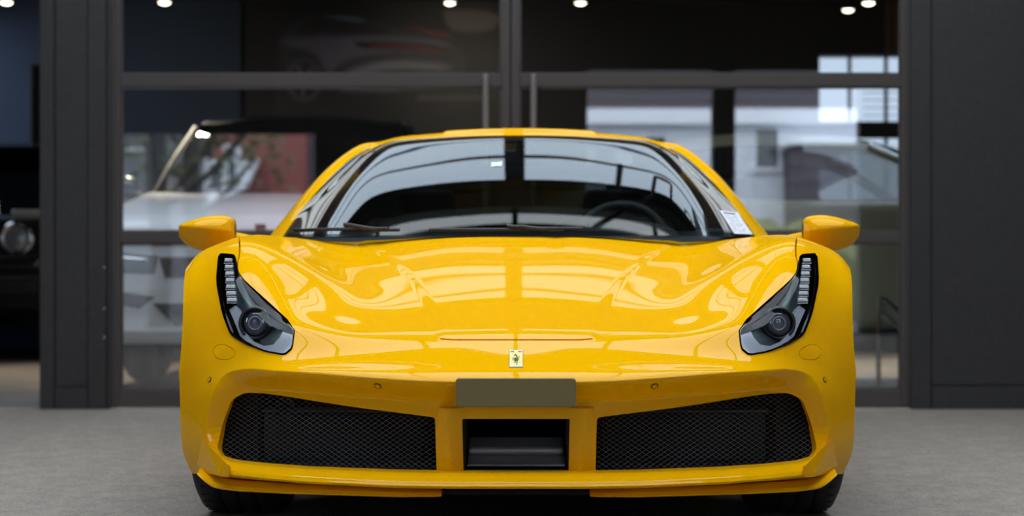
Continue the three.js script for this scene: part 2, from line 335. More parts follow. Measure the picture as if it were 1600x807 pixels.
const noseNet = [
  [[0, .793, -.47], [.2, .792, -.48], [.38, .784, -.52], [.52, .78, -.56], [.65, .787, -.58], [.76, .798, -.58], [.85, .785, -.56], [.92, .735, -.54], [.95, .63, -.48], [.96, .50, -.37]],
  [[0, .749, -.25], [.2, .745, -.25], [.38, .732, -.26], [.52, .728, -.28], [.65, .762, -.28], [.765, .795, -.27], [.85, .782, -.26], [.912, .738, -.25], [.942, .68, -.245], [.954, .63, -.24]],
  [[0, .697, 0], [.2, .692, 0], [.37, .68, 0], [.50, .68, 0], [.63, .735, 0], [.755, .780, 0], [.838, .768, 0], [.892, .747, 0], [.919, .727, 0], [.938, .70, 0]],
  [[0, .653, .2], [.19, .648, .2], [.35, .638, .2], [.47, .643, .2], [.60, .70, .2], [.715, .748, .2], [.795, .735, .2], [.853, .697, .195], [.89, .668, .2], [.914, .648, .2]],
  [[0, .596, .45], [.18, .592, .45], [.33, .586, .445], [.45, .59, .44], [.565, .615, .42], [.665, .658, .40], [.745, .645, .40], [.808, .60, .38], [.858, .552, .355], [.894, .52, .325]],
  [[0, .553, .625], [.17, .549, .625], [.32, .545, .615], [.43, .546, .60], [.535, .563, .575], [.625, .572, .545], [.70, .552, .52], [.768, .51, .48], [.835, .465, .43], [.894, .425, .365]],
  [[0, .530, .715], [.165, .526, .713], [.31, .522, .70], [.42, .523, .682], [.525, .532, .65], [.613, .532, .605], [.69, .512, .565], [.76, .476, .512], [.83, .435, .447], [.893, .398, .37]],
  [[0, .500, .782], [.16, .496, .779], [.30, .489, .766], [.415, .486, .742], [.515, .488, .705], [.60, .486, .66], [.675, .467, .61], [.748, .44, .545], [.824, .405, .465], [.891, .37, .375]],
  [[0, .461, .865], [.15, .460, .862], [.28, .457, .848], [.395, .455, .82], [.49, .453, .782], [.58, .448, .73], [.66, .432, .665], [.738, .405, .585], [.819, .365, .485], [.889, .33, .38]],
  [[0, .4245, .935], [.15, .425, .93], [.28, .428, .91], [.39, .432, .872], [.48, .433, .828], [.575, .425, .765], [.655, .405, .69], [.737, .372, .598], [.818, .325, .492], [.887, .285, .385]],
  [[0, .36, .95], [.15, .36, .945], [.28, .36, .923], [.39, .36, .882], [.48, .36, .836], [.575, .355, .77], [.655, .34, .695], [.736, .315, .602], [.817, .28, .497], [.885, .245, .385]],
  [[0, .27, .945], [.15, .27, .94], [.28, .27, .918], [.39, .27, .877], [.48, .27, .831], [.575, .265, .766], [.655, .255, .692], [.735, .24, .602], [.812, .22, .50], [.878, .20, .385]],
  [[0, .175, .935], [.15, .175, .93], [.28, .175, .908], [.39, .175, .867], [.48, .175, .821], [.575, .172, .756], [.65, .168, .684], [.725, .163, .597], [.795, .158, .497], [.856, .15, .385]],
];
const RECESS = round([[-110, 598], [110, 598], [200, 593], [300, 586], [400, 577], [430, 577], [455, 583], [471, 602], [481, 640], [491, 686], [455, 727], [440, 748], [0, 790], [-110, 790]], 2);
const GRILLE = round([[126, 664], [127, 653], [141, 651], [260, 636], [386, 616], [424, 614], [446, 625], [459, 660], [469, 700], [462, 712], [436, 728], [287, 738], [138, 742.5], [124, 743], [124.3, 732]], 1, 0.16);
const INTAKE = [[-84, 655], [84, 655], [82, 745], [-80, 745]];
const LAMP = round([[467, 397], [441, 399], [438, 412], [435, 427], [424, 441], [346, 512], [350, 546], [362, 556], [392, 551], [424, 539], [447, 525], [460, 491], [470, 442]], 1, 0.14);
const HOODLINE = [[0, 531.5], [95, 531.5], [116, 530], [128, 528.5]];
const front = sheet(noseNet, 600, 420, true, [
  (P, N) => { // the raised middle panel of the bonnet
    for (let i = 0; i < P.length; i += 3) { const z = P[i + 2]; if (z > 0.76) continue; const dx = Math.abs(pxOf(P[i], z)), py = pyOf(P[i + 1], z), edge = along([[365, 262], [385, 232], [405, 196], [440, 158], [480, 132], [531, 117]], py); P[i + 1] += 0.0045 * (1 - smooth(edge - 7, edge + 13, dx)) * smooth(0.76, 0.70, z); }
  },
  (P, N) => { // the sunken mouth under the brow, the folded struts, the fine edge of the bonnet
    for (let i = 0; i < P.length; i += 3) {
      const [x, y, z] = [P[i], P[i + 1], P[i + 2]]; if (z < 0.3) continue;
      const dx = Math.abs(pxOf(x, z)), py = pyOf(y, z), d = -sd(RECESS, dx, py);
      let inward = 0;
      if (d > 0) inward = 0.062 * (0.35 * clamp(d / 36, 0, 1) + 0.65 * smooth(-6, 36, d)) - 0.062 * 0.65 * smooth(-6, 36, 0);
      if (py > 640 && dx < 130 && dx > 82) { const fold = 111 - (py - 655) * 0.09, t = dx > fold ? (127 - dx) / (127 - fold) : (dx - 83) / (fold - 83); inward -= 0.016 * clamp(t, 0, 1); }
      const l = Math.hypot(N[i] * 0.7, N[i + 2]) || 1;
      P[i] -= N[i] * 0.7 / l * inward; P[i + 2] -= N[i + 2] / l * inward;
    }
  },
]);
// what lies at a direction of the photograph on the nose: place and normal
const LOOK_W = 1120, LOOK_H = 470, look = new Int32Array(LOOK_W * LOOK_H).fill(-1), lookZ = new Float32Array(LOOK_W * LOOK_H).fill(-9);
(function fill(S) {
  const n = S.P.length / 3, X = new Float32Array(n), Y = new Float32Array(n);
  for (let i = 0; i < n; i++) { X[i] = pxOf(S.P[3 * i], S.P[3 * i + 2]) + LOOK_W / 2; Y[i] = pyOf(S.P[3 * i + 1], S.P[3 * i + 2]) - 340; }
  for (let k = 0; k < S.T.length; k += 3) {
    const [a, b, c] = [S.T[k], S.T[k + 1], S.T[k + 2]], x0 = Math.max(0, Math.ceil(Math.min(X[a], X[b], X[c]))), x1 = Math.min(LOOK_W - 1, Math.floor(Math.max(X[a], X[b], X[c]))), y0 = Math.max(0, Math.ceil(Math.min(Y[a], Y[b], Y[c]))), y1 = Math.min(LOOK_H - 1, Math.floor(Math.max(Y[a], Y[b], Y[c])));
    const den = (Y[b] - Y[c]) * (X[a] - X[c]) + (X[c] - X[b]) * (Y[a] - Y[c]); if (Math.abs(den) < 1e-9) continue;
    for (let y = y0; y <= y1; y++) for (let x = x0; x <= x1; x++) {
      const u = ((Y[b] - Y[c]) * (x - X[c]) + (X[c] - X[b]) * (y - Y[c])) / den, v = ((Y[c] - Y[a]) * (x - X[c]) + (X[a] - X[c]) * (y - Y[c])) / den, w = 1 - u - v;
      if (u < -1e-4 || v < -1e-4 || w < -1e-4) continue;
      const z = u * S.P[3 * a + 2] + v * S.P[3 * b + 2] + w * S.P[3 * c + 2], at = y * LOOK_W + x;
      if (z > lookZ[at]) { lookZ[at] = z; look[at] = k; }
    }
  }
})(front);
function surf(dx, py) {
  let x = clamp(Math.round(dx + LOOK_W / 2), 0, LOOK_W - 1); const y = clamp(Math.round(py - 340), 0, LOOK_H - 1);
  while (look[y * LOOK_W + x] < 0 && Math.abs(x - LOOK_W / 2) > 2) x += x > LOOK_W / 2 ? -1 : 1;
  const k = look[y * LOOK_W + x], t = [front.T[k], front.T[k + 1], front.T[k + 2]], n = [0, 1, 2].map((c) => t.reduce((s, i) => s + front.N[3 * i + c], 0) / 3), z = lookZ[y * LOOK_W + x];
  return { p: at3(dx, py, z), n, z };
}
const px = (f, seg = 0) => (x, y, z) => f(Math.abs(pxOf(x, z)), pyOf(y, z), x, y, z);
const frontOnly = (f, zmin) => px((dx, py, x, y, z) => z < zmin ? 99 : f(dx, py));
const notIn = (f) => (...a) => -f(...a);
// wheel arch: keep what lies outside a cylinder along x
const arch = (cz, r) => (x, y, z) => Math.abs(x) < 0.6 ? -1 : r - Math.hypot(z - cz, y - 0.34);

// --- cut the nose into panels
const lampIn = frontOnly((dx, py) => sd(LAMP, dx, py), 0.05);
const grilleIn = frontOnly((dx, py) => sd(GRILLE, dx, py), 0.3);
const intakeIn = frontOnly((dx, py) => sd(INTAKE, dx, py), 0.3);
const WASHER = round([[439, 548], [462, 536], [478, 546], [470, 563], [444, 562]], 2);
const washerIn = frontOnly((dx, py) => sd(WASHER, dx, py), 0.05);
let shell = cut(front, (...a) => -lampIn(...a));
shell = cut(shell, (...a) => -grilleIn(...a));
shell = cut(shell, (...a) => -intakeIn(...a));
// bonnet: above the leading edge, between the lamps, inside the line behind them
const hoodEdge = [[0, 531.5], [100, 531.5], [128, 529], [230, 524], [346, 512]];
const hoodSide = [[360, 437], [366, 436], [385, 434.5], [400, 435], [412, 438]]; // py -> dx of the joint above the lamp
const hoodIn = px((dx, py, x, y, z) => Math.max(z > 0.3 ? py - along(hoodEdge, dx) : -99, py < 428 ? dx - along(hoodSide, py) : py < 512 && dx > 300 ? dx - along([[428, 432], [441, 424], [512, 346]], py) : -99));
const gapAt = px((dx, py) => dx < 118 && py > 500 ? 1.0 : (py < 428 ? 1.1 : 0.02));
const bonnet = cut(shell, (...a) => hoodIn(...a) + gapAt(...a));
let rest = cut(shell, (...a) => -hoodIn(...a) + gapAt(...a));
const washer = cut(rest, (...a) => washerIn(...a) + 0.45);
rest = cut(rest, (...a) => -washerIn(...a) + 0.45);
// fenders: above a joint that runs from the lamp's lower outer corner to the wheel arch
const fenderIn = px((dx, py, x, y, z) => Math.max(py - along([[440, 518], [475, 512], [530, 508]], dx), 425 - dx - (py < 440 ? -20 : 0)));
const wingPanels = cut(rest, (...a) => fenderIn(...a));
const bumper = cut(rest, (...a) => -fenderIn(...a));
const side = (S, s) => cut(S, (x) => -s * x);
part(car, 'bonnet', geo(bonnet, 0.012), paint);
part(car, 'front_bumper', geo(bumper, 0.02), paint);
for (const s of [-1, 1]) {
  part(car, 'front_fender', geo(side(wingPanels, s), 0.012), paint);
  part(car, 'headlamp_washer_cover', geo(side(washer, s), 0.006), paint);
}
// dark liner that shows through the joints
{
  const lining = sheet(noseNet, 120, 90);
  let under = cut(offset(lining, -0.016), (...a) => -frontOnly((dx, py) => Math.min(sd(LAMP, dx, py), sd(RECESS, dx, py)) - 6, 0.05)(...a));
  part(car, 'body_liner', geo(under), deepBlack);
}
// --- headlamps
const insetLamp = frontOnly((dx, py) => sd(LAMP, dx, py) + 2.6, 0.05);
const lampCover = cut(front, (...a) => lampIn(...a) + 0.8);
const LAMPTRIM = [[460, 478], [448, 470], [440, 492], [434, 514], [422, 527], [404, 534], [388, 531], [377, 519], [371, 508], [352, 514], [354, 541], [364, 550], [392, 545], [421, 534], [443, 520], [454, 492]];
for (const s of [-1, 1]) {
  const lamp = new THREE.Group(); lamp.name = 'headlamp'; car.add(lamp);
  const own = side(lampCover, s);
  part(lamp, 'lens_cover', geo(own, 0), lampGlass);
  part(lamp, 'black_surround', geo(cut(offset(own, -0.003), (...a) => -insetLamp(...a)), 0.008), glossBlack);
  const bowl = cut(front, (...a) => lampIn(...a) + 0.6);
  part(lamp, 'housing', geo(offset(side(bowl, s), -0.05), -0.055), phys(rgb(0.035, 0.038, 0.05), 0.32, { iridescence: 1, iridescenceIOR: 1.6, iridescenceThicknessRange: [300, 460], metalness: 0.1 }), 'dark iridescent reflector bowl');
  part(lamp, 'silver_trim', geo(offset(cut(own, frontOnly((dx, py) => sd(LAMPTRIM, dx, py), 0.05)), -0.022), 0.02), bezelGrey);
  // projector: barrel, ring, glass ball
  const pc = surf(s * 409, 506), c = new THREE.Vector3(...pc.p).add(new THREE.Vector3(s * 0.005, 0, -0.045));
  const barrel = new THREE.LatheGeometry([[0.034, -0.05], [0.042, -0.03], [0.045, 0.0], [0.043, 0.012], [0.037, 0.016], [0.035, 0.008], [0.034, 0]].map((p) => new THREE.Vector2(...p)), 40);
  barrel.rotateX(Math.PI / 2).rotateY(s * 0.12).translate(c.x, c.y, c.z);
  const proj = part(lamp, 'projector_barrel', barrel, std(rgb(0.02, 0.02, 0.022), 0.35));
  const ball = new THREE.SphereGeometry(0.0345, 32, 20).scale(1, 1, 0.55).rotateY(s * 0.12).translate(c.x, c.y, c.z - 0.002);
  part(proj, 'projector_lens', ball, phys(rgb(0.10, 0.11, 0.13), 0.03, { clearcoat: 1, metalness: 0.25 }));
  const ring = new THREE.TorusGeometry(0.0165, 0.0016, 8, 32).rotateY(s * 0.12).translate(c.x, c.y, c.z + 0.0155);
  part(proj, 'lens_ring', ring, bezelGrey);
  // column of small clear lights
  for (let k = 0; k < 7; k++) {
    const py = 408 + k * 10.4, dx = 453 - k * 0.9, q = surf(s * dx, py), w = 0.0245, h = 0.0145;
    const block = new RoundedBoxGeometry(w * (1 + 0.03 * k), h, 0.02, 2, 0.004);
    block.rotateX(-0.5).translate(q.p[0], q.p[1] - 0.002, q.p[2] - 0.022);
    const led = part(lamp, 'daytime_light', block, ledClear);
    const bar = new RoundedBoxGeometry(w * 1.08, 0.0018, 0.014, 1, 0.0008).rotateX(-0.5).translate(q.p[0], q.p[1] - 0.0095, q.p[2] - 0.019);
    part(led, 'chrome_edge', bar, chrome);
  }
}
// --- mouth: mesh grilles, coolers behind them, centre duct
function wires(s) {
  const out = [], stepX = 11.4, rise = 0.66;
  for (const dir of [-1, 1]) for (let c = -700; c < 1400; c += stepX) {
    let run = [];
    const flush = () => { if (run.length > 1) out.push(strip(run)); run = []; };
    for (let dx = 112; dx <= 480; dx += 7) { const py = 680 + dir * rise * (dx - 300) + c * rise; if (py > 612 && py < 746 && sd(GRILLE, dx, py) < 3) run.push([dx, py]); else flush(); }
    flush();
  }
  function strip(run) {
    const P = [], T = [], r = 0.00055;
    run.forEach(([dx, py], i) => {
      const z = Math.min(surf(s * dx, clamp(py, 600, 760)).z, 1) - 0.022, p = at3(s * dx, py, z);
      P.push(p[0], p[1] + r, p[2], p[0], p[1] - r * 0.7, p[2] + r, p[0], p[1] - r * 0.7, p[2] - r);
      if (i) { const a = 3 * i - 3; for (let k = 0; k < 3; k++) { const n = (k + 1) % 3; T.push(a + k, a + n, a + 3 + k, a + n, a + 3 + n, a + 3 + k); } }
    });
    const g = new THREE.BufferGeometry(); g.setAttribute('position', new THREE.Float32BufferAttribute(P, 3)); g.setIndex(T); return g;
  }
  return mergeGeometries(out.map(plain));
}
for (const s of [-1, 1]) {
  const grille = part(car, 'grille_mesh', wires(s), wireBlack, 'black diamond wire mesh');
  grille.userData.kind = 'stuff';
  const cx = s * 0.43;
  const cooler = part(car, 'radiator', box(cx - 0.21, cx + 0.2, 0.20, 0.325, 0.50, 0.56, 0.01), std(rgb(0.003, 0.003, 0.004), 0.8));
  part(cooler, 'radiator_frame', box(cx - 0.215, cx + 0.205, 0.325, 0.333, 0.50, 0.575, 0.003), std(rgb(0.012, 0.012, 0.015), 0.5));
  const plan = new THREE.Shape([[.14, -.35], [.765, -.35], [.755, -.45], [.69, -.54], [.56, -.64], [.44, -.73], [.3, -.78], [.14, -.80]].map(([x, y]) => new THREE.Vector2(s * x, y)));
  const shelf = (y) => new THREE.ExtrudeGeometry(plan, { depth: 0.012, bevelEnabled: false }).rotateX(-Math.PI / 2).translate(0, y, 0);
  part(car, 'duct_wall', [box(s * 0.145, s * 0.165, 0.19, 0.37, 0.45, 0.82), shelf(0.185), shelf(0.385), box(s * 0.14, s * 0.765, 0.18, 0.39, 0.34, 0.36), new THREE.ExtrudeGeometry(new THREE.Shape([[.775, -.34], [.775, -.40], [.735, -.47], [.66, -.535], [.655, -.525], [.725, -.46], [.76, -.395], [.76, -.34]].map(([x, y]) => new THREE.Vector2(s * x, y))), { depth: 0.205, bevelEnabled: false }).rotateX(-Math.PI / 2).translate(0, 0.185, 0)], deepBlack);
}
part(car, 'horn', new THREE.LatheGeometry([[0.004, 0], [0.012, 0.01], [0.022, 0.03], [0.024, 0.032]].map((p) => new THREE.Vector2(...p)), 20).rotateX(Math.PI / 2).translate(...at3(-359, 634, 0.60)), satinBlack);
{
  const x = 0.119, duct = part(car, 'centre_duct', [box(-x - 0.012, -x, 0.21, 0.36, 0.55, 0.865), box(x, x + 0.012, 0.21, 0.36, 0.55, 0.865), box(-x, x, 0.345, 0.36, 0.55, 0.85), box(-x, x, 0.20, 0.212, 0.55, 0.88), box(-x, x, 0.2, 0.36, 0.55, 0.56)], deepBlack);
  for (const [py, h, z] of [[697, 0.022, 0.81], [718, 0.007, 0.85]]) {
    const y = toY(py, z);
    const vane = new RoundedBoxGeometry(2 * x - 0.004, h, 0.07, 3, h * 0.49).rotateX(0.35).translate(0, y - 0.004, z - 0.03);
    part(duct, 'vane', vane, std(rgb(0.30, 0.31, 0.34), 0.3, 0.6));
  }
}
// --- blade across the mouth, winglets and splitter
function band(top, bottom, zOf, depth, bulge = 0.012, close = true) { // top, bottom: px lines by dx; the front face bulges and both edges are rounded
  const net = [], prof = [[0, -depth], [0.0, -0.055], [0.02, -0.042], [0.14, -0.03], [0.5, -0.008], [0.82, 0.0], [1, -0.006], [1, -0.02], [1, -depth]];
  const end = top[top.length - 1][0], cols = [];
  for (let k = 0; k <= 24; k++) cols.push(end * k / 24);
  for (const [t, dz] of prof) net.push(cols.map((dx) => { const z0 = zOf(dx), p = at3(dx, lerp(along(top, dx), along(bottom, dx), t), z0); return [p[0], p[1], z0 + dz]; }));
  // straight spans between the profile points
  const rows = []; for (let i = 0; i < net.length; i++) { rows.push(net[i]); if (i < net.length - 1) rows.push(net[i].map((p, k) => p.map((v, c) => (v + net[i + 1][k][c]) / 2))); }
  return sheet(rows, 161, 65);
}
const bladeZ = (dx) => along([[0, 0.975], [60, 0.973], [120, 0.964], [180, 0.949], [240, 0.924], [300, 0.887], [350, 0.84], [400, 0.778], [440, 0.708], [470, 0.64], [500, 0.565]], dx);
const blade = band([[0, 743.5], [110, 743.5], [200, 742], [330, 737], [400, 732], [446, 727], [468, 720]], [[0, 765], [110, 765], [200, 763.5], [330, 757], [400, 751], [446, 746], [468, 742]], (dx) => bladeZ(dx) + 0.012, 0.11, 0.016);
part(car, 'front_blade', geo(blade), paint);
const lip = band([[0, 770], [120, 768], [170, 765], [200, 763.5], [330, 759.5], [440, 755], [470, 750], [500, 735]], [[0, 774], [118, 776], [125, 777.5], [190, 778], [360, 773], [440, 769], [476, 764], [500, 744]], (dx) => bladeZ(dx) - 0.012, 0.2, 0.012);
for (const s of [-1, 1]) part(car, 'splitter', geo(cut(lip, (x) => 0.172 - s * x)), paint);
for (const s of [-1, 1]) {
  const pts = [], q = (dx, py, z) => pts.push(new THREE.Vector3(...at3(s * dx, py, z))), on = (dx, py) => surf(s * dx, py).z, bz = (dx) => bladeZ(dx) + 0.02;
  q(491, 686, on(489, 686) + 0.014); q(495, 700, on(493, 700) + 0.012); q(453, 726, bz(453)); q(447, 730, bz(447)); q(450, 746, bz(450) - 0.004); q(462, 746, bz(462)); q(499, 737, on(497, 737) + 0.016); q(501, 728, on(498, 728) + 0.012);
  q(490, 690, on(489, 690) - 0.03); q(450, 735, bz(450) - 0.09); q(497, 736, on(496, 736) - 0.03);
  part(car, 'winglet', new ConvexGeometry(pts), paint);
}
// --- number plate (blank: nothing legible in the picture), badge, sensors
function plateShape(w, y0, y1, q) { const sh = new THREE.Shape(); sh.moveTo(-w + q, y0); sh.lineTo(w - q, y0); sh.quadraticCurveTo(w, y0, w, y0 + q); sh.lineTo(w, y1 - q); sh.quadraticCurveTo(w, y1, w - q, y1); sh.lineTo(-w + q, y1); sh.quadraticCurveTo(-w, y1, -w, y1 - q); sh.lineTo(-w, y0 + q); sh.quadraticCurveTo(-w, y0, -w + q, y0); return new THREE.ExtrudeGeometry(sh, { depth: 0.008, bevelEnabled: true, bevelSize: 0.002, bevelThickness: 0.002, bevelOffset: -0.002, bevelSegments: 2 }); }
{
  const z = surf(0, 612).z + 0.022, w = toX(94, z), y0 = toY(636, z), y1 = toY(591.5, z);
  const plate = part(car, 'number_plate', plateShape(w, y0, y1, 0.009).translate(0, 0, z - 0.005), std(rgb(0.19, 0.145, 0.05), 0.5), 'blank olive-grey number plate');
  part(plate, 'plate_holder', new RoundedBoxGeometry(2 * w - 0.01, y1 - y0 - 0.006, 0.05, 2, 0.004).translate(0, (y0 + y1) / 2, z - 0.03), satinBlack);
}
{
  const cv = document.createElement('canvas'); cv.width = 176; cv.height = 208; const g = cv.getContext('2d');
  g.fillStyle = '#efe9c4'; g.fillRect(0, 0, 176, 208);
  g.fillStyle = '#f3e372'; g.fillRect(14, 30, 148, 164);
  [['#2f8a4a', 0], ['#f4f4f0', 1], ['#c23a32', 2]].forEach(([c, i]) => { g.fillStyle = c; g.fillRect(14 + i * 49.4, 12, 49.4, 16); });
  g.fillStyle = '#14130f'; g.strokeStyle = '#14130f'; g.lineCap = 'round'; g.lineJoin = 'round';
  // a rearing horse: body, neck and head, raised forelegs, standing hind leg, tail
  g.beginPath(); g.moveTo(62, 132); g.bezierCurveTo(60, 112, 74, 98, 90, 94); g.bezierCurveTo(92, 80, 84, 72, 72, 72); g.lineTo(60, 78); g.lineTo(58, 70); g.lineTo(72, 56); g.lineTo(78, 48); g.lineTo(84, 57); g.bezierCurveTo(104, 62, 112, 82, 110, 104); g.bezierCurveTo(116, 120, 112, 140, 96, 146); g.bezierCurveTo(84, 150, 66, 146, 62, 132); g.fill();
  const stroke = (w, ...p) => { g.lineWidth = w; g.beginPath(); g.moveTo(p[0], p[1]); for (let i = 2; i < p.length; i += 2) g.lineTo(p[i], p[i + 1]); g.stroke(); };
  stroke(9, 74, 104, 50, 100, 42, 112); stroke(8, 72, 112, 48, 122, 52, 136); stroke(12, 98, 138, 106, 154, 96, 168); stroke(7, 96, 168, 98, 186, 88, 187); stroke(9, 84, 142, 78, 156, 62, 160); stroke(9, 108, 134, 124, 118, 120, 96, 132, 84);
  const t = new THREE.CanvasTexture(cv); t.colorSpace = THREE.SRGBColorSpace;
  const q = surf(0, 562), z = q.z, w = toX(11.2, z), tilt = -Math.atan2(q.n[1], q.n[2]), h = (toY(549.5, z) - toY(574.5, z)) / 2 / Math.cos(tilt) * 0.96;
  const badge = new THREE.Group(); badge.name = 'nose_badge'; car.add(badge); badge.position.set(0, q.p[1], z + 0.002); badge.rotation.x = tilt;
  part(badge, 'badge_frame', new RoundedBoxGeometry(2 * w, 2 * h, 0.006, 2, 0.0025), chrome);
  part(badge, 'badge_face', new THREE.PlaneGeometry(2 * w - 0.003, 2 * h - 0.003).translate(0, 0, 0.0034), new THREE.MeshPhysicalMaterial({ map: t, roughness: 0.3, clearcoat: 1 }), 'black rearing horse on pale yellow');
}
for (const [dx, py, r] of [[216, 603, 0.0078], [480, 594, 0.0064]]) for (const s of [-1, 1]) {
  const q = surf(s * dx, py), V = (a, b) => new THREE.Vector3(...surf(s * dx + a, py + b).p), n = V(7, 0).sub(V(-7, 0)).cross(V(0, -6).sub(V(0, 6))).normalize(), turn = new THREE.Quaternion().setFromUnitVectors(new THREE.Vector3(0, 0, 1), n), m = new THREE.Matrix4().compose(V(7, 0).add(V(-7, 0)).add(V(0, 6)).add(V(0, -6)).add(V(0, 0)).multiplyScalar(0.2).addScaledVector(n, 0.0016), turn, new THREE.Vector3(1, 1, 1));
  const sensor = part(car, 'parking_sensor', cyl(r * 0.86, r * 0.86, 0.002, 24).rotateX(Math.PI / 2).applyMatrix4(m), paint);
  part(sensor, 'sensor_ring', new THREE.TorusGeometry(r, 0.0014, 6, 28).applyMatrix4(m), satinBlack);
}
// --- windscreen, pillars, roof and tail
const cabinNet = [
  [[0, .80, -.45], [.27, .80, -.456], [.54, .80, -.49], [.78, .803, -.78], [.808, .803, -.83], [.842, .80, -.90], [.86, .795, -.95]],
  [[0, .915, -.68], [.255, .9147, -.686], [.51, .9125, -.713], [.729, .906, -.93], [.768, .908, -1.0], [.835, .85, -1.07], [.875, .80, -1.14]],
  [[0, 1.03, -.92], [.24, 1.0285, -.924], [.475, 1.023, -.94], [.667, 1.003, -1.07], [.698, 1.028, -1.15], [.80, .92, -1.26], [.89, .805, -1.36]],
  [[0, 1.13, -1.14], [.22, 1.127, -1.141], [.425, 1.119, -1.149], [.593, 1.092, -1.20], [.622, 1.115, -1.28], [.76, .98, -1.43], [.89, .81, -1.56]],
  [[0, 1.176, -1.25], [.205, 1.172, -1.25], [.39, 1.163, -1.258], [.541, 1.131, -1.265], [.575, 1.149, -1.36], [.735, 1.01, -1.54], [.888, .815, -1.71]],
  [[0, 1.205, -1.38], [.20, 1.20, -1.38], [.38, 1.188, -1.39], [.515, 1.165, -1.40], [.565, 1.148, -1.47], [.73, 1.015, -1.66], [.885, .82, -1.86]],
  [[0, 1.216, -1.62], [.20, 1.211, -1.62], [.37, 1.197, -1.62], [.50, 1.17, -1.63], [.56, 1.14, -1.68], [.72, 1.01, -1.86], [.88, .83, -2.06]],
  [[0, 1.17, -2.05], [.20, 1.165, -2.05], [.36, 1.15, -2.05], [.48, 1.12, -2.05], [.55, 1.085, -2.08], [.70, .97, -2.16], [.87, .85, -2.3]],
  [[0, 1.03, -2.65], [.19, 1.02, -2.65], [.34, 1.0, -2.65], [.46, .965, -2.65], [.56, .93, -2.65], [.71, .89, -2.67], [.875, .86, -2.7]],
  [[0, .90, -3.15], [.19, .90, -3.15], [.36, .895, -3.15], [.5, .89, -3.15], [.62, .885, -3.15], [.76, .87, -3.14], [.875, .845, -3.1]],
  [[0, .85, -3.45], [.19, .85, -3.45], [.37, .85, -3.45], [.52, .845, -3.445], [.65, .84, -3.44], [.77, .825, -3.42], [.86, .80, -3.39]],
].map((row, k) => { const a = row[2], b = row[3], m = [0, 1, 2].map((c) => lerp(a[c], b[c], 0.58)); m[2] += [.05, .036, .022, .008, 0, 0, 0, 0, 0, 0, 0][k]; m[1] += [0, .001, .004, .006, .005, 0.004, 0.002, 0, 0, 0, 0][k]; return [...row.slice(0, 3), m, ...row.slice(3)]; }).reverse();
const ROWS = 10, COLS = 7;
const cabin = sheet(cabinNet, 360, 360, true, [(P, N) => { // the slightly raised middle of the roof
  for (let i = 0; i < P.length; i += 3) if (P[i + 2] < -1.29 && P[i + 2] > -2.2) P[i + 1] += 0.007 * (1 - smooth(0.265, 0.285, Math.abs(P[i]))) * smooth(-1.29, -1.37, P[i + 2]) * smooth(-2.2, -1.9, P[i + 2]);
}]);
const cu = (u) => Math.abs(u - 0.5) * 2 * COLS, cv_ = (v) => (1 - v) * ROWS; // column and row of a place on the net
const glassIn = (x, y, z, u, v) => Math.max((cu(u) - 4.0) * 0.24, (cv_(v) - 4.0) * 0.24, -1 + (cv_(v) < -1 ? 2 : 0));
const sideWinIn = (x, y, z, u, v) => { const c = cu(u), r = cv_(v); return sd([[5.35, 1.15], [5.28, 3], [5.28, 5], [5.5, 6.2], [6.9, 5.6], [6.93, 1.2], [6.3, 0.6]], c, r) * 0.15; };
const deckIn = (x, y, z, u, v) => { const c = cu(u), r = cv_(v); return sd([[0, 6.6], [3.2, 6.65], [4.2, 8.2], [3.8, 9.2], [0, 9.3], [-1, 8]], c, r) * 0.15; };
const screenPiece = cut(cabin, glassIn);
const borderIn = (x, y, z, u, v) => { const c = cu(u), r = cv_(v); return Math.max(c - 3.78, r - 3.9, 0.15 - r) * 0.2; };
const windscreen = part(car, 'windscreen', geo(screenPiece), screenGlass);
part(windscreen, 'black_screen_border', geo(cut(offset(screenPiece, -0.004), (...a) => -borderIn(...a))), glossBlack);
let frame = cut(cabin, (...a) => -glassIn(...a) + 0.003);
const windowsS = cut(frame, (...a) => sideWinIn(...a) + 0.002);
frame = cut(frame, (...a) => -sideWinIn(...a));
const deckGlass = cut(frame, deckIn);
frame = cut(frame, (...a) => -deckIn(...a));
const roofRow = 6.35;
part(car, 'roof_panel', geo(cut(frame, (x, y, z, u, v) => cv_(v) - roofRow), 0.02), paint);
part(car, 'tail_deck', geo(cut(frame, (x, y, z, u, v) => roofRow - cv_(v)), 0.015), paint);
part(car, 'rear_window', geo(deckGlass), sideGlass);
for (const s of [-1, 1]) part(car, 'side_window', geo(side(windowsS, s)), sideGlass);
// --- flanks
const flankNet = [
  [-.34, [.845, .782], [.908, .734], [.940, .66], [.952, .5], [.945, .3], [.925, .16]],
  [-.55, [.85, .785], [.92, .735], [.955, .64], [.965, .5], [.955, .3], [.93, .16]], [-.9, [.86, .795], [.91, .745], [.945, .64], [.945, .5], [.93, .3], [.92, .15]],
  [-1.4, [.887, .805], [.92, .74], [.93, .62], [.915, .48], [.91, .3], [.925, .15]], [-1.9, [.88, .825], [.93, .75], [.945, .62], [.925, .48], [.92, .3], [.935, .15]],
  [-2.3, [.872, .848], [.95, .76], [.97, .62], [.965, .48], [.955, .3], [.95, .15]], [-2.7, [.875, .86], [.955, .77], [.976, .65], [.976, .5], [.97, .3], [.95, .15]],
  [-3.1, [.875, .845], [.94, .76], [.955, .62], [.95, .48], [.93, .3], [.90, .18]], [-3.42, [.86, .80], [.885, .74], [.885, .62], [.875, .48], [.85, .3], [.82, .2]],
];
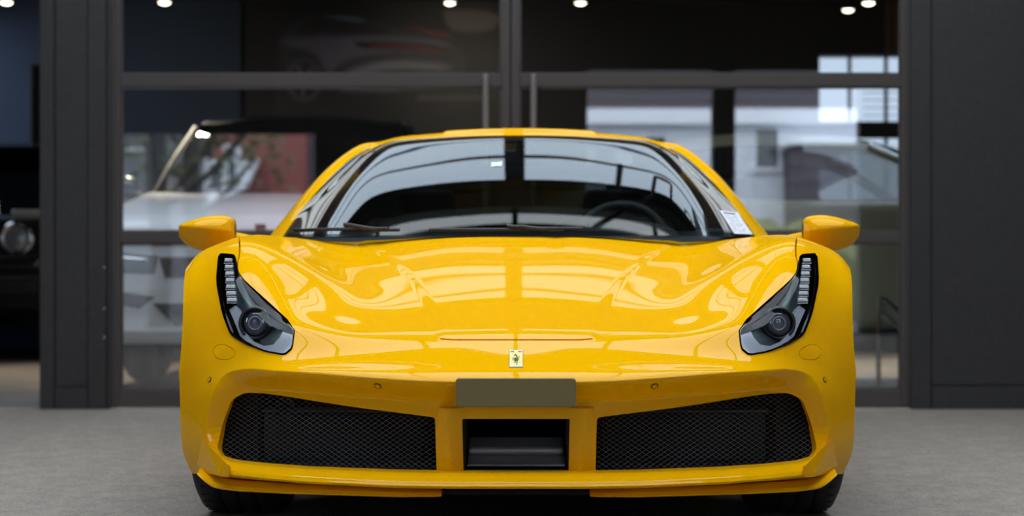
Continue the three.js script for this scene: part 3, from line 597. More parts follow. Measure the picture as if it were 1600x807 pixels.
for (const s of [-1, 1]) {
  const net = []; for (let r = 1; r <= 6; r++) { const row = flankNet.map((c) => [s * c[r][0], c[r][1], c[0]]); net.push(s > 0 ? row.reverse() : row); }
  for (const r of net) if (s > 0) r.reverse();
  const rows = s > 0 ? net.map((r) => r.slice()) : net.map((r) => r.slice().reverse());
  let flank = sheet(rows, 240, 70, false, [(P, N) => { // the scoop cut into the rear quarter
    for (let i = 0; i < P.length; i += 3) { const y = P[i + 1], z = P[i + 2], d = -sd([[-1.35, .44], [-2.15, .70], [-2.2, .40], [-1.9, .36]], z, y); if (d > 0) P[i] -= s * 0.06 * smooth(0, 0.06, d) * smooth(-1.35, -2.0, z); }
  }]);
  flank = cut(flank, (x, y, z) => 0.375 - Math.hypot(z, y - 0.34));
  flank = cut(flank, (x, y, z) => 0.39 - Math.hypot(z + 2.65, y - 0.34));
  const doorPoly = [[-.74, .82], [-.72, .5], [-.80, .22], [-1.62, .21], [-1.78, .45], [-1.86, .84]], inDoor = (x, y, z) => sd(doorPoly, z, y);
  const door = part(car, 'door', geo(cut(flank, (...a) => inDoor(...a) + 0.002), 0.012), paint);
  part(door, 'door_handle', new RoundedBoxGeometry(0.012, 0.022, 0.16, 2, 0.005).translate(s * 0.932, 0.70, -1.62), glossBlack);
  const others = cut(flank, (...a) => -inDoor(...a) + 0.002);
  part(car, 'rear_quarter', geo(cut(others, (x, y, z) => Math.max(z + 1.3, 0.21 - y)), 0.012), paint);
  part(car, 'fender_rear_edge', geo(cut(others, (x, y, z) => Math.max(-z - 1.3, 0.21 - y)), 0.012), paint);
  part(car, 'side_sill', geo(cut(others, (x, y, z) => y - 0.21), 0.02), satinBlack);
}
// --- tail (behind the car, plain)
{
  const rear = part(car, 'rear_bumper', box(-0.84, 0.84, 0.30, 0.80, -3.45, -3.36, 0.04), paint);
  part(car, 'rear_diffuser', [box(-0.78, 0.78, 0.14, 0.32, -3.42, -3.2, 0.02), ...[-0.5, -0.25, 0, 0.25, 0.5].map((x) => box(x - 0.006, x + 0.006, 0.1, 0.3, -3.45, -3.1))], satinBlack);
  for (const s of [-1, 1]) { part(car, 'tail_lamp', cyl(0.085, 0.085, 0.03, 40).rotateX(Math.PI / 2).translate(s * 0.6, 0.69, -3.455), phys(rgb(0.35, 0.008, 0.008), 0.1, { clearcoat: 1 })); part(car, 'exhaust_pipe', new THREE.TorusGeometry(0.05, 0.012, 10, 30).translate(s * 0.4, 0.42, -3.46), chrome); }
  part(car, 'underbody', [box(-0.45, 0.45, 0.15, 0.16, 0.6, 0.84), box(-0.62, 0.62, 0.13, 0.15, -3.3, 0.6), box(-0.88, 0.88, 0.115, 0.15, -2.2, -0.45)], deepBlack);
}
for (const cz of [0, -2.65]) for (const s of [-1, 1]) {
    const g = new THREE.BufferGeometry(), P = [], T = [];
  for (let k = 0; k <= 30; k++) { const a = -0.25 + (Math.PI + 0.5) * k / 30, y = 0.34 + (cz ? 0.385 : 0.365) * Math.sin(a), z = cz + (cz ? 0.385 : 0.372) * Math.cos(a); P.push(s * (cz ? 0.95 : 0.875), y, z, s * 0.64, y, z, s * 0.64, 0.34, cz); if (k) { const b = 3 * k - 3; T.push(b, b + 1, b + 3, b + 1, b + 4, b + 3, b + 1, b + 2, b + 4); } }
  g.setAttribute('position', new THREE.Float32BufferAttribute(P.map((v, i) => i % 3 === 0 ? v : v), 3)); g.setIndex(T); g.computeVertexNormals();
  part(car, 'wheel_arch_liner', g, deepBlack);
}
// --- wheels
function wheel(cz, s, r, w, xOut) {
  const root = new THREE.Group(); root.name = 'wheel'; car.add(root); root.position.set(s * (xOut - w / 2), r, cz); root.rotation.y = s < 0 ? Math.PI : 0;
  const h = w / 2, prof = [[0.26, -h + 0.012], [0.285, -h + 0.002], [r - 0.035, -h], [r - 0.012, -h + 0.012], [r, -h + 0.035], [r, -0.052], [r - 0.007, -0.05], [r - 0.007, -0.042], [r, -0.04], [r, -0.006], [r - 0.007, -0.004], [r - 0.007, 0.004], [r, 0.006], [r, 0.04], [r - 0.007, 0.042], [r - 0.007, 0.05], [r, 0.052], [r, h - 0.035], [r - 0.012, h - 0.012], [r - 0.035, h], [0.285, h - 0.002], [0.26, h - 0.012]];
  const tyre = part(root, 'tyre', new THREE.LatheGeometry(prof.map(([a, b]) => new THREE.Vector2(a, b)), 96).rotateZ(-Math.PI / 2), rubber);
  const blocks = []; for (let k = 0; k < 56; k++) for (const x of [-h + 0.022, h - 0.022]) { const g = new THREE.BoxGeometry(0.022, 0.002, 0.004).translate(x * 0.86, r, 0); g.rotateX(k / 56 * Math.PI * 2); blocks.push(g); }
  const grooves = part(tyre, 'tread_bars', blocks, std(rgb(0.007, 0.007, 0.007), 0.85)); grooves.userData.kind = 'stuff';
  part(root, 'rim', new THREE.LatheGeometry([[0.262, -h + 0.01], [0.25, -h + 0.03], [0.235, 0], [0.24, h - 0.03], [0.262, h - 0.012], [0.266, h - 0.006]].map(([a, b]) => new THREE.Vector2(a, b)), 64).rotateZ(-Math.PI / 2), alloy);
  for (let k = 0; k < 5; k++) part(root, 'spoke', [-0.11, 0.11].map((d) => { const g = new RoundedBoxGeometry(0.03, 0.21, 0.03, 2, 0.008).translate(h - 0.035, 0.14, 0); g.rotateX(k / 5 * Math.PI * 2 + d); return g; }), alloy);
  part(root, 'hub', cyl(0.05, 0.06, 0.04, 24).rotateZ(Math.PI / 2).translate(h - 0.035, 0, 0), alloy);
  part(root, 'brake_disc', cyl(0.195, 0.195, 0.03, 40).rotateZ(Math.PI / 2).translate(-0.02, 0, 0), std(rgb(0.12, 0.12, 0.12), 0.4, 0.6));
}
for (const s of [-1, 1]) { wheel(0, s, 0.336, 0.245, 0.888); wheel(-2.65, s, 0.345, 0.305, 0.965); }
// --- door mirrors
for (const s of [-1, 1]) {
  const mirror = new THREE.Group(); mirror.name = 'door_mirror'; car.add(mirror);
  // stations outwards: px line of top and bottom, height of the crease, how far the nose sticks forward
  const st = [[442, 346, 372, 361, .010], [447, 341, 376, 361, .045], [455, 338.5, 381, 360, .066], [468, 337.5, 388, 359, .08], [482, 338.5, 392.5, 358, .085], [498, 342, 391, 357, .08], [512, 346, 386, 356, .064], [522, 349.5, 379, 355, .045], [529, 353, 370, 355, .012]];
  const z0 = -0.66, net = [], prof = (t) => t;
  for (const k of [0, 1, 2, 3, 4, 5, 6, 7, 8]) {
    net.push(st.map(([dx, top, bot, crease, f]) => {
      const T = [[top, -.005], [top + .3, .35], [lerp(top, crease, .25), .72], [lerp(top, crease, .6), .93], [crease, 1.0], [lerp(crease, bot, .22), .9], [lerp(crease, bot, .6), .68], [lerp(crease, bot, .93), .32], [bot, -.005]][k];
      const z = z0 + T[1] * f + 0.02; return [s * toX(dx, z0), toY(T[0], z0), z];
    }));
  }
  for (const r of net) if (s < 0) r.reverse();
  part(mirror, 'mirror_shell', geo(sheet(net, 70, 70, false)), paint);
  const back = new THREE.Shape(round([...st.map((q) => [s * toX(q[0], z0), toY(q[1], z0)]), ...st.slice().reverse().map((q) => [s * toX(q[0], z0), toY(q[2], z0)])], 1).map((q) => new THREE.Vector2(...q)));
  const shellBack = new THREE.ExtrudeGeometry(back, { depth: 0.022, bevelEnabled: false }).translate(0, 0, z0 - 0.004);
  part(mirror, 'mirror_rim', shellBack, satinBlack);
  part(mirror, 'mirror_glass', new THREE.ShapeGeometry(back).rotateY(Math.PI).scale(-1, 1, 1).scale(0.93, 1, 1).translate(s * 0.07, 0, z0 - 0.006), std(rgb(0.7, 0.72, 0.75), 0.02, 1));
  part(mirror, 'mirror_arm', tube([[s * 0.84, 0.775, -0.76], [s * 0.90, 0.79, -0.72], [s * 0.96, 0.80, -0.665]], 0.022, 12, 10), paint);
}
// --- wipers, on the foot of the screen
const screenAt = (w, r) => { const u = Math.abs(w) <= 2 ? w : Math.sign(w) * (2 + (Math.abs(w) - 2) * 2); // place on the windscreen by column and row of its net
  const NU = 360, NV = 360, a = clamp(Math.round((0.5 + u / COLS / 2) * (NU - 1)), 0, NU - 1), b = clamp(Math.round((1 - r / ROWS) * (NV - 1)), 0, NV - 1), i = 3 * (b * NU + a);
  return { p: [cabin.P[i], cabin.P[i + 1], cabin.P[i + 2]], n: [cabin.N[i], cabin.N[i + 1], cabin.N[i + 2]] };
};
function onScreenPx(dx, py, lift) { // the place on the glass seen in a direction of the photograph
  let best = 1e9, at = 0; for (let i = 0; i < cabin.P.length; i += 3) { if (1 - cabin.W[i / 3 * 2 + 1] > 4 / ROWS) continue; const d = (pxOf(cabin.P[i], cabin.P[i + 2]) - dx) ** 2 + (pyOf(cabin.P[i + 1], cabin.P[i + 2]) - py) ** 2; if (d < best) { best = d; at = i; } }
  return [0, 1, 2].map((c) => cabin.P[at + c] + cabin.N[at + c] * lift);
}
function onScreen(u, r, lift) { const q = screenAt(u, r); return q.p.map((v, c) => v + q.n[c] * lift); }
for (const [u0, u1, r0, r1, pivot] of [[-2.7, -1.35, 0.1, 0.06, -1.55], [-1.05, 0.75, 0.05, 0.08, 0.45]]) {
  const w = new THREE.Group(); w.name = 'windscreen_wiper'; car.add(w);
  const pts = []; for (let k = 0; k <= 10; k++) pts.push(onScreen(lerp(u0, u1, k / 10), lerp(r0, r1, k / 10), 0.012));
  part(w, 'wiper_blade', tube(pts, 0.0055, 40, 6), satinBlack);
  const arm = []; for (let k = 0; k <= 6; k++) arm.push(onScreen(lerp(lerp(u0, u1, 0.5), pivot, k / 6), lerp(r0 + 0.03, -0.02, k / 6), 0.022));
  part(w, 'wiper_arm', tube(arm, 0.006, 20, 6), std(rgb(0.02, 0.02, 0.02), 0.4));
  part(w, 'wiper_joint', new RoundedBoxGeometry(0.05, 0.014, 0.03, 2, 0.005).translate(...onScreen(pivot, 0.0, 0.02)), satinBlack);
}
// paper slip and toll tag inside the glass
{
  const cv = document.createElement('canvas'); cv.width = 96; cv.height = 128; const g = cv.getContext('2d');
  g.fillStyle = '#e4e3e6'; g.fillRect(0, 0, 96, 128); g.fillStyle = '#3c3c44'; g.fillRect(14, 8, 62, 7);
  rs = 7; for (let y = 24; y < 120; y += 9) { g.fillStyle = '#8c8c96'; let x = 10; while (x < 70) { const w = 4 + rnd() * 12; if (rnd() > 0.25) g.fillRect(x, y, w, 3); x += w + 3; } }
  const t = new THREE.CanvasTexture(cv); t.colorSpace = THREE.SRGBColorSpace;
  const patch = (pts, mat, name, lift) => { // a sheet of paper following the glass, corners in directions of the photograph
    const net = [0, 0.5, 1].map((b) => [0, 0.5, 1].map((a) => { const l = [0, 1].map((c) => lerp(pts[0][c], pts[3][c], b)), r = [0, 1].map((c) => lerp(pts[1][c], pts[2][c], b)); return onScreenPx(lerp(l[0], r[0], a), lerp(l[1], r[1], a), lift); }));
    const S = sheet(net, 12, 12, false); for (let i = 0; i < S.W.length; i += 2) S.W[i + 1] = 1 - S.W[i + 1];
    part(windscreen, name, geo(S), mat);
  };
  patch([[313, 330], [341, 333], [365, 368], [336, 366]], std(0xffffff, 0.8, 0, { map: t }), 'paper_slip', 0.002);
  patch([[-43, 254], [-28, 253], [-29, 260], [-44, 261]], std(rgb(0.75, 0.78, 0.76), 0.6), 'toll_tag', 0.0015);
}
// --- cabin
{
  const dash = part(car, 'dashboard', geo(sheet([
    [[0, .60, -1.02], [.3, .60, -1.02], [.55, .60, -1.02], [.75, .60, -1.02]], [[0, .74, -.98], [.3, .74, -.98], [.55, .74, -.98], [.75, .74, -.98]],
    [[0, .80, -.85], [.3, .80, -.86], [.55, .80, -.88], [.76, .80, -.92]], [[0, .795, -.65], [.3, .795, -.67], [.55, .79, -.72], [.76, .79, -.85]], [[0, .75, -.47], [.28, .75, -.49], [.53, .76, -.58], [.76, .76, -.80]],
  ], 60, 40)), leather);
  const hump = (x, w, h, z) => new THREE.SphereGeometry(1, 32, 16, 0, Math.PI * 2, 0, Math.PI / 2).scale(w, h, 0.14).translate(x, 0.785, z);
  part(dash, 'instrument_binnacle', hump(0.36, 0.19, 0.075, -0.86), leather);
  part(dash, 'side_pod', hump(0.66, 0.12, 0.05, -0.92), leather);
  part(dash, 'centre_vent_pod', hump(0.05, 0.09, 0.03, -0.8), leather);
  const wheelG = new THREE.Group(); wheelG.name = 'steering_wheel'; car.add(wheelG); wheelG.position.set(0.36, 0.77, -1.12); wheelG.rotation.x = -0.35;
  part(wheelG, 'wheel_ring', new THREE.TorusGeometry(0.165, 0.016, 10, 48), leather);
  part(wheelG, 'wheel_hub', [new RoundedBoxGeometry(0.13, 0.10, 0.05, 2, 0.02), box(-0.16, 0.16, -0.015, 0.015, -0.01, 0.01, 0.006), box(-0.02, 0.02, -0.16, 0, -0.01, 0.01, 0.006)], leather);
  for (const s of [-1, 1]) {
    const seat = new THREE.Group(); seat.name = 'seat'; car.add(seat); seat.position.set(s * 0.37, 0, -1.62);
    part(seat, 'cushion', new RoundedBoxGeometry(0.48, 0.16, 0.5, 3, 0.05).translate(0, 0.32, 0.1), leather);
    part(seat, 'backrest', new RoundedBoxGeometry(0.48, 0.58, 0.14, 3, 0.06).rotateX(-0.3).translate(0, 0.62, -0.16), leather);
    part(seat, 'headrest', new RoundedBoxGeometry(0.24, 0.17, 0.10, 3, 0.04).rotateX(-0.2).translate(0, 0.93, -0.27), leather);
  }
  const wallShape = new THREE.Shape([[-.78, .2], [.78, .2], [.78, .80], [.5, 1.12], [-.5, 1.12], [-.78, .80]].map((p) => new THREE.Vector2(...p)));
  wallShape.holes.push(new THREE.Path([[-.30, .93], [-.36, 1.07], [.36, 1.07], [.30, .93]].map((p) => new THREE.Vector2(...p))));
  const bulk = part(car, 'rear_bulkhead', new THREE.ExtrudeGeometry(wallShape, { depth: 0.04, bevelEnabled: false }).translate(0, 0, -2.0), leather);
  part(bulk, 'bulkhead_window', new THREE.PlaneGeometry(0.72, 0.16).translate(0, 1.0, -1.98), sideGlass);
  part(car, 'cabin_floor', [box(-0.8, 0.8, 0.16, 0.2, -2.0, -0.5), box(-0.12, 0.12, 0.2, 0.42, -2.0, -0.9, 0.03)], leather);
  part(car, 'headlining', geo(offset(cut(cabin, (x, y, z, u, v) => Math.max(cu(u) - 4.9, 4.05 - cv_(v), cv_(v) - 6.3)), -0.03)), leather);
  const mirror = part(car, 'interior_mirror', new RoundedBoxGeometry(0.22, 0.06, 0.025, 3, 0.012).translate(0, 1.095, -1.22), satinBlack);
  part(mirror, 'mirror_stem', tube([[0, 1.10, -1.21], [0, 1.14, -1.2], [0, 1.15, -1.195]], 0.012, 8, 8), satinBlack);
}
// ================= showroom behind the doors and street behind the camera =================
function vehicle(root, o) { // nose at z = 0 facing +z, ground at y = 0
  const prof = new THREE.Shape(); const pts = o.profile.map(([z, y]) => [z, y]);
  // wheel arches are cut into the lower edge of the side profile
  const low = []; for (const az of o.axles) for (let k = 0; k <= 10; k++) { const a = Math.PI * k / 10; low.push([az + o.arch * Math.cos(a), Math.max(o.floor, o.wheel + o.arch * Math.sin(a))]); }
  const outline = [...pts, ...low.sort(() => 0)];
  prof.setFromPoints(outline.map(([z, y]) => new THREE.Vector2(z, y)));
  const b = o.bevel || 0.07, g = new THREE.ExtrudeGeometry(prof, { depth: o.width - 2 * b, bevelEnabled: true, bevelThickness: b, bevelSize: b, bevelOffset: -b, bevelSegments: 5, curveSegments: 4 });
  g.rotateY(-Math.PI / 2).translate(o.width / 2 - b, 0, 0); g.computeVertexNormals();
  part(root, 'body', g, o.paint);
  for (const az of o.axles) part(root, 'wheel_house', box(-o.width / 2 + 0.28, o.width / 2 - 0.28, o.floor - 0.03, o.wheel + o.arch, az - o.arch, az + o.arch), deepBlack);
  const c = o.cabin, mid = (a, q, t) => lerp(a, q, t), net = [];
  for (const [z, y, xr, zs, zb] of c.rows) net.push([[0, y, z], [xr * 0.5, y - 0.006, z - 0.01], [xr * 0.85, y - 0.03, z - 0.05], [xr, y - 0.06, mid(z, zs, 0.5)], [mid(xr, c.xb, 0.5), mid(y - 0.06, c.yb, 0.5), mid(z, zb, 0.55)], [c.xb, c.yb, zb]]);
  const S = sheet(net.slice().reverse(), 110, 90), n = net.length - 1, col = (u) => Math.abs(u - 0.5) * 10, row = (v) => (1 - v) * n;
  const glass = (x, y, z, u, v) => Math.max(col(u) - 2.85, row(v) - c.header) * 0.1, sideG = (x, y, z, u, v) => sd([[3.35, 0.9], [3.25, n - 1.2], [4.85, n - 0.8], [4.9, 0.75]], col(u), row(v)) * 0.1;
  part(root, 'windscreen', geo(cut(S, glass)), carGlass);
  let rest = cut(S, (...a) => -glass(...a)); const wins = cut(rest, sideG); rest = cut(rest, (...a) => -sideG(...a));
  part(root, 'roof', geo(rest, 0.01), o.roof);
  for (const s of [-1, 1]) part(root, 'side_window', geo(side(wins, s)), carGlass);
  for (const s of [-1, 1]) part(root, 'pillar', tube(Array.from({ length: 8 }, (_, k) => { const r = c.header * k / 7, i = Math.min(n - 1, Math.floor(r)), t = r - i, A = net[i][3], B = net[i + 1][3]; return [s * (lerp(A[0], B[0], t) + 0.012), lerp(A[1], B[1], t) + 0.006, lerp(A[2], B[2], t)]; }), 0.022, 16, 8), o.pillar || o.roof);
  for (const az of o.axles) for (const s of [-1, 1]) {
    const w = new THREE.Group(); w.name = 'wheel'; root.add(w); w.position.set(s * (o.width / 2 - 0.14), o.wheel, az);
    part(w, 'tyre', new THREE.TorusGeometry(o.wheel - 0.09, 0.09, 14, 48).scale(1, 1, 1.35).rotateY(Math.PI / 2), rubber);
    part(w, 'rim', new THREE.LatheGeometry([[o.wheel - 0.14, -0.09], [o.wheel - 0.16, 0], [o.wheel - 0.12, 0.09]].map((p) => new THREE.Vector2(...p)), 40).rotateZ(-Math.PI / 2), alloy);
    for (let k = 0; k < 6; k++) part(w, 'spoke', new RoundedBoxGeometry(0.03, o.wheel - 0.13, 0.05, 1, 0.01).translate(s * 0.07, (o.wheel - 0.13) / 2, 0).rotateX(k * Math.PI / 3), alloy);
  }
}
const carGlass = phys(rgb(0.30, 0.33, 0.34), 0.0, { transmission: 1, ior: 1.8 });
const whitePaint = phys(rgb(0.78, 0.78, 0.77), 0.45, { clearcoat: 0.4, clearcoatRoughness: 0.03 });
const blackPaint = phys(rgb(0.006, 0.006, 0.007), 0.3, { clearcoat: 1, clearcoatRoughness: 0.02 });
const olivePaint = phys(rgb(0.30, 0.28, 0.17), 0.4, { clearcoat: 1, clearcoatRoughness: 0.03 });
const lampFace = phys(rgb(0.30, 0.32, 0.35), 0.25, { clearcoat: 0.5, metalness: 0.3 });
const GZ = (d) => CAM_Z - d; // distance from the camera -> z
const gx = (p, d) => (p - 800) * d / FPX, gy = (p, d) => CAM_H - (p - HORIZON) * d / FPX;
function seats(root, xs, z, y, mat) {
  for (const x of xs) { const s = new THREE.Group(); s.name = 'seat'; root.add(s); s.position.set(x, y, z); part(s, 'backrest', new RoundedBoxGeometry(0.5, 0.6, 0.16, 2, 0.06).rotateX(-0.25), mat); part(s, 'headrest', new RoundedBoxGeometry(0.26, 0.18, 0.1, 2, 0.04).translate(0, 0.42, -0.1), mat); }
}
// white off-road estate with a black roof, nose towards the doors
{
  const r = thing('white_suv', 'white sport utility vehicle with black roof behind the glass doors', 'car', [-1.48, 0, GZ(10.3)]);
  vehicle(r, { width: 2.0, floor: 0.28, wheel: 0.38, arch: 0.44, axles: [-0.95, -3.9], bevel: 0.09, paint: whitePaint, roof: blackPaint, pillar: satinBlack,
    profile: [[-4.85, 0.34], [-4.88, 0.7], [-4.8, 1.2], [-3, 1.26], [-1.3, 1.24], [-0.6, 1.14], [-0.2, 1.05], [-0.06, 0.98], [0.0, 0.88], [0.02, 0.6], [0.0, 0.36], [-0.1, 0.28]],
    cabin: { xb: 0.96, yb: 1.2, header: 2.0, rows: [[-1.18, 1.235, 0.90, -1.42, -1.5], [-1.6, 1.53, 0.83, -1.82, -1.95], [-2.02, 1.79, 0.75, -2.22, -2.4], [-2.6, 1.835, 0.73, -2.7, -2.9], [-3.7, 1.82, 0.72, -3.7, -3.7], [-4.35, 1.74, 0.70, -4.35, -4.3], [-4.78, 1.25, 0.86, -4.75, -4.7]] } });
  const face = (name, pts, z, mat, parent = r, deep = 0.05) => part(parent, name, new THREE.ExtrudeGeometry(new THREE.Shape(pts.map((p) => new THREE.Vector2(...p))), { depth: deep, bevelEnabled: true, bevelSize: 0.006, bevelThickness: 0.006, bevelSegments: 2 }).translate(0, 0, z), mat);
  for (const s of [-1, 1]) {
    const l = face('headlamp', [[s * 0.60, 0.80], [s * 0.93, 0.83], [s * 0.94, 0.71], [s * 0.62, 0.70]], -0.04, lampFace);
    face('light_bar', [[s * 0.66, 0.78], [s * 0.90, 0.80], [s * 0.90, 0.785], [s * 0.66, 0.765]], 0.0, chrome, l, 0.02);
    face('side_intake', [[s * 0.62, 0.56], [s * 0.94, 0.60], [s * 0.92, 0.54], [s * 0.70, 0.50]], -0.03, satinBlack);
    const m = part(r, 'door_mirror', new THREE.SphereGeometry(1, 24, 16).scale(0.12, 0.09, 0.08).translate(s * 1.12, 1.27, -1.45), blackPaint);
    part(m, 'mirror_foot', tube([[s * 0.93, 1.2, -1.5], [s * 1.05, 1.22, -1.47]], 0.02, 6, 8), blackPaint);
    part(r, 'roof_rail', tube([[s * 0.72, 1.80, -2.4], [s * 0.70, 1.83, -3.2], [s * 0.69, 1.80, -4.2]], 0.014, 16, 8), blackPaint);
  }
  const gr = face('grille', [[-0.58, 0.79], [0.58, 0.79], [0.55, 0.68], [-0.55, 0.68]], -0.03, satinBlack);
  for (let k = 0; k < 4; k++) part(gr, 'grille_bar', box(-0.54, 0.54, 0.69 + k * 0.025, 0.70 + k * 0.025, 0.02, 0.04), glossBlack);
  face('lower_intake', [[-0.62, 0.52], [0.62, 0.52], [0.5, 0.40], [-0.5, 0.40]], -0.03, satinBlack);
  part(r, 'hood_camera', box(-0.03, 0.03, 0.96, 0.99, -0.05, 0.0, 0.006), satinBlack);
  part(r, 'shut_line', box(-0.9, 0.9, 0.86, 0.868, -0.02, 0.006), deepBlack);
  seats(r, [-0.4, 0.4], -2.6, 1.05, leather); part(r, 'dashboard', box(-0.85, 0.85, 0.9, 1.18, -1.9, -1.4, 0.05), leather);
}
// olive saloon, side on, nose to the right
{
  const r = thing('olive_saloon', 'pale olive saloon standing side-on behind the glass doors', 'car', [4.3, 0, GZ(11.0)], Math.PI / 2);
  vehicle(r, { width: 1.9, floor: 0.26, wheel: 0.36, arch: 0.41, axles: [-0.92, -3.7], bevel: 0.08, paint: olivePaint, roof: olivePaint, pillar: chrome,
    profile: [[-4.45, 0.36], [-4.5, 0.75], [-4.4, 1.05], [-3.8, 1.12], [-1.6, 1.13], [-0.7, 1.06], [-0.15, 0.98], [0.0, 0.88], [0.02, 0.5], [-0.05, 0.3]],
    cabin: { xb: 0.92, yb: 1.10, header: 2.0, rows: [[-1.45, 1.12, 0.84, -1.6, -1.75], [-1.75, 1.33, 0.76, -1.95, -2.1], [-2.1, 1.51, 0.66, -2.3, -2.5], [-2.7, 1.56, 0.65, -2.75, -2.9], [-3.2, 1.53, 0.64, -3.2, -3.2], [-3.6, 1.38, 0.66, -3.6, -3.55], [-4.1, 1.13, 0.80, -4.05, -3.95]] } });
  part(r, 'waist_trim', [box(0.945, 0.957, 1.06, 1.075, -4.3, -0.9, 0.003)], chrome);
  for (const s of [-1, 1]) { part(r, 'door_handle', box(s * 0.945, s * 0.97, 0.92, 0.94, -2.75, -2.55, 0.006), chrome); part(r, 'headlamp', box(s * 0.55, s * 0.88, 0.72, 0.82, -0.06, 0.03, 0.02), lampFace); part(r, 'door_mirror', new THREE.SphereGeometry(1, 20, 12).scale(0.11, 0.08, 0.09).translate(s * 1.05, 1.16, -1.75), olivePaint); }
  part(r, 'grille', box(-0.4, 0.4, 0.5, 0.85, -0.02, 0.04, 0.01), chrome);
  part(r, 'lower_skirt', box(-0.96, 0.96, 0.24, 0.36, -3.45, -1.4, 0.02), satinBlack);
  seats(r, [-0.4, 0.4], -2.9, 0.98, std(rgb(0.25, 0.2, 0.15), 0.6));
}
// black off-roader in the open bay on the left
{
  const r = thing('black_offroader', 'black off-road vehicle with round headlamps and chrome grille by navy wall', 'car', [-4.78, 0, GZ(14.4)]);
  vehicle(r, { width: 1.95, floor: 0.34, wheel: 0.40, arch: 0.46, axles: [-0.85, -3.6], bevel: 0.04, paint: blackPaint, roof: blackPaint,
    profile: [[-4.5, 0.4], [-4.52, 1.2], [-1.5, 1.24], [-0.2, 1.2], [-0.03, 1.16], [0.0, 0.6], [0.0, 0.42], [-0.1, 0.34]],
    cabin: { xb: 0.9, yb: 1.2, header: 2.0, rows: [[-1.4, 1.24, 0.84, -1.5, -1.55], [-1.6, 1.6, 0.8, -1.7, -1.75], [-1.85, 1.9, 0.76, -1.95, -2.0], [-2.4, 1.95, 0.75, -2.5, -2.5], [-3.6, 1.95, 0.75, -3.6, -3.6], [-4.3, 1.93, 0.75, -4.3, -4.3], [-4.5, 1.3, 0.84, -4.5, -4.5]] } });
  for (const s of [-1, 1]) {
    const l = part(r, 'headlamp', new THREE.TorusGeometry(0.12, 0.022, 10, 36).translate(s * 0.72, 1.0, 0.02), chrome);
    part(l, 'lamp_lens', new THREE.SphereGeometry(0.11, 24, 12).scale(1, 1, 0.3).translate(s * 0.72, 1.0, 0.02), lampFace);
    part(r, 'indicator', new RoundedBoxGeometry(0.26, 0.07, 0.2, 2, 0.02).translate(s * 0.75, 1.21, -0.25), lampFace);
    part(r, 'bumper_intake', box(s * 0.5, s * 0.9, 0.55, 0.72, -0.02, 0.04, 0.01), satinBlack);
    for (let k = 0; k < 3; k++) part(r, 'bumper_trim', box(s * 0.52, s * 0.88, 0.57 + k * 0.05, 0.585 + k * 0.05, 0.03, 0.05, 0.003), chrome);
    part(r, 'door_mirror', new RoundedBoxGeometry(0.2, 0.16, 0.08, 2, 0.03).translate(s * 1.1, 1.35, -1.4), blackPaint);
  }
  const g = part(r, 'grille', box(-0.5, 0.5, 0.82, 1.12, -0.02, 0.03, 0.01), satinBlack);
  for (let k = 0; k < 3; k++) part(g, 'grille_bar', box(-0.5, 0.56, 0.85 + k * 0.1, 0.885 + k * 0.1, 0.02, 0.05, 0.006), chrome);
  part(r, 'bumper', new RoundedBoxGeometry(1.9, 0.12, 0.2, 3, 0.04).translate(0, 0.80, 0.03), blackPaint);
  part(r, 'bumper_strip', box(-0.9, 0.9, 0.77, 0.785, 0.12, 0.14, 0.003), chrome);
}
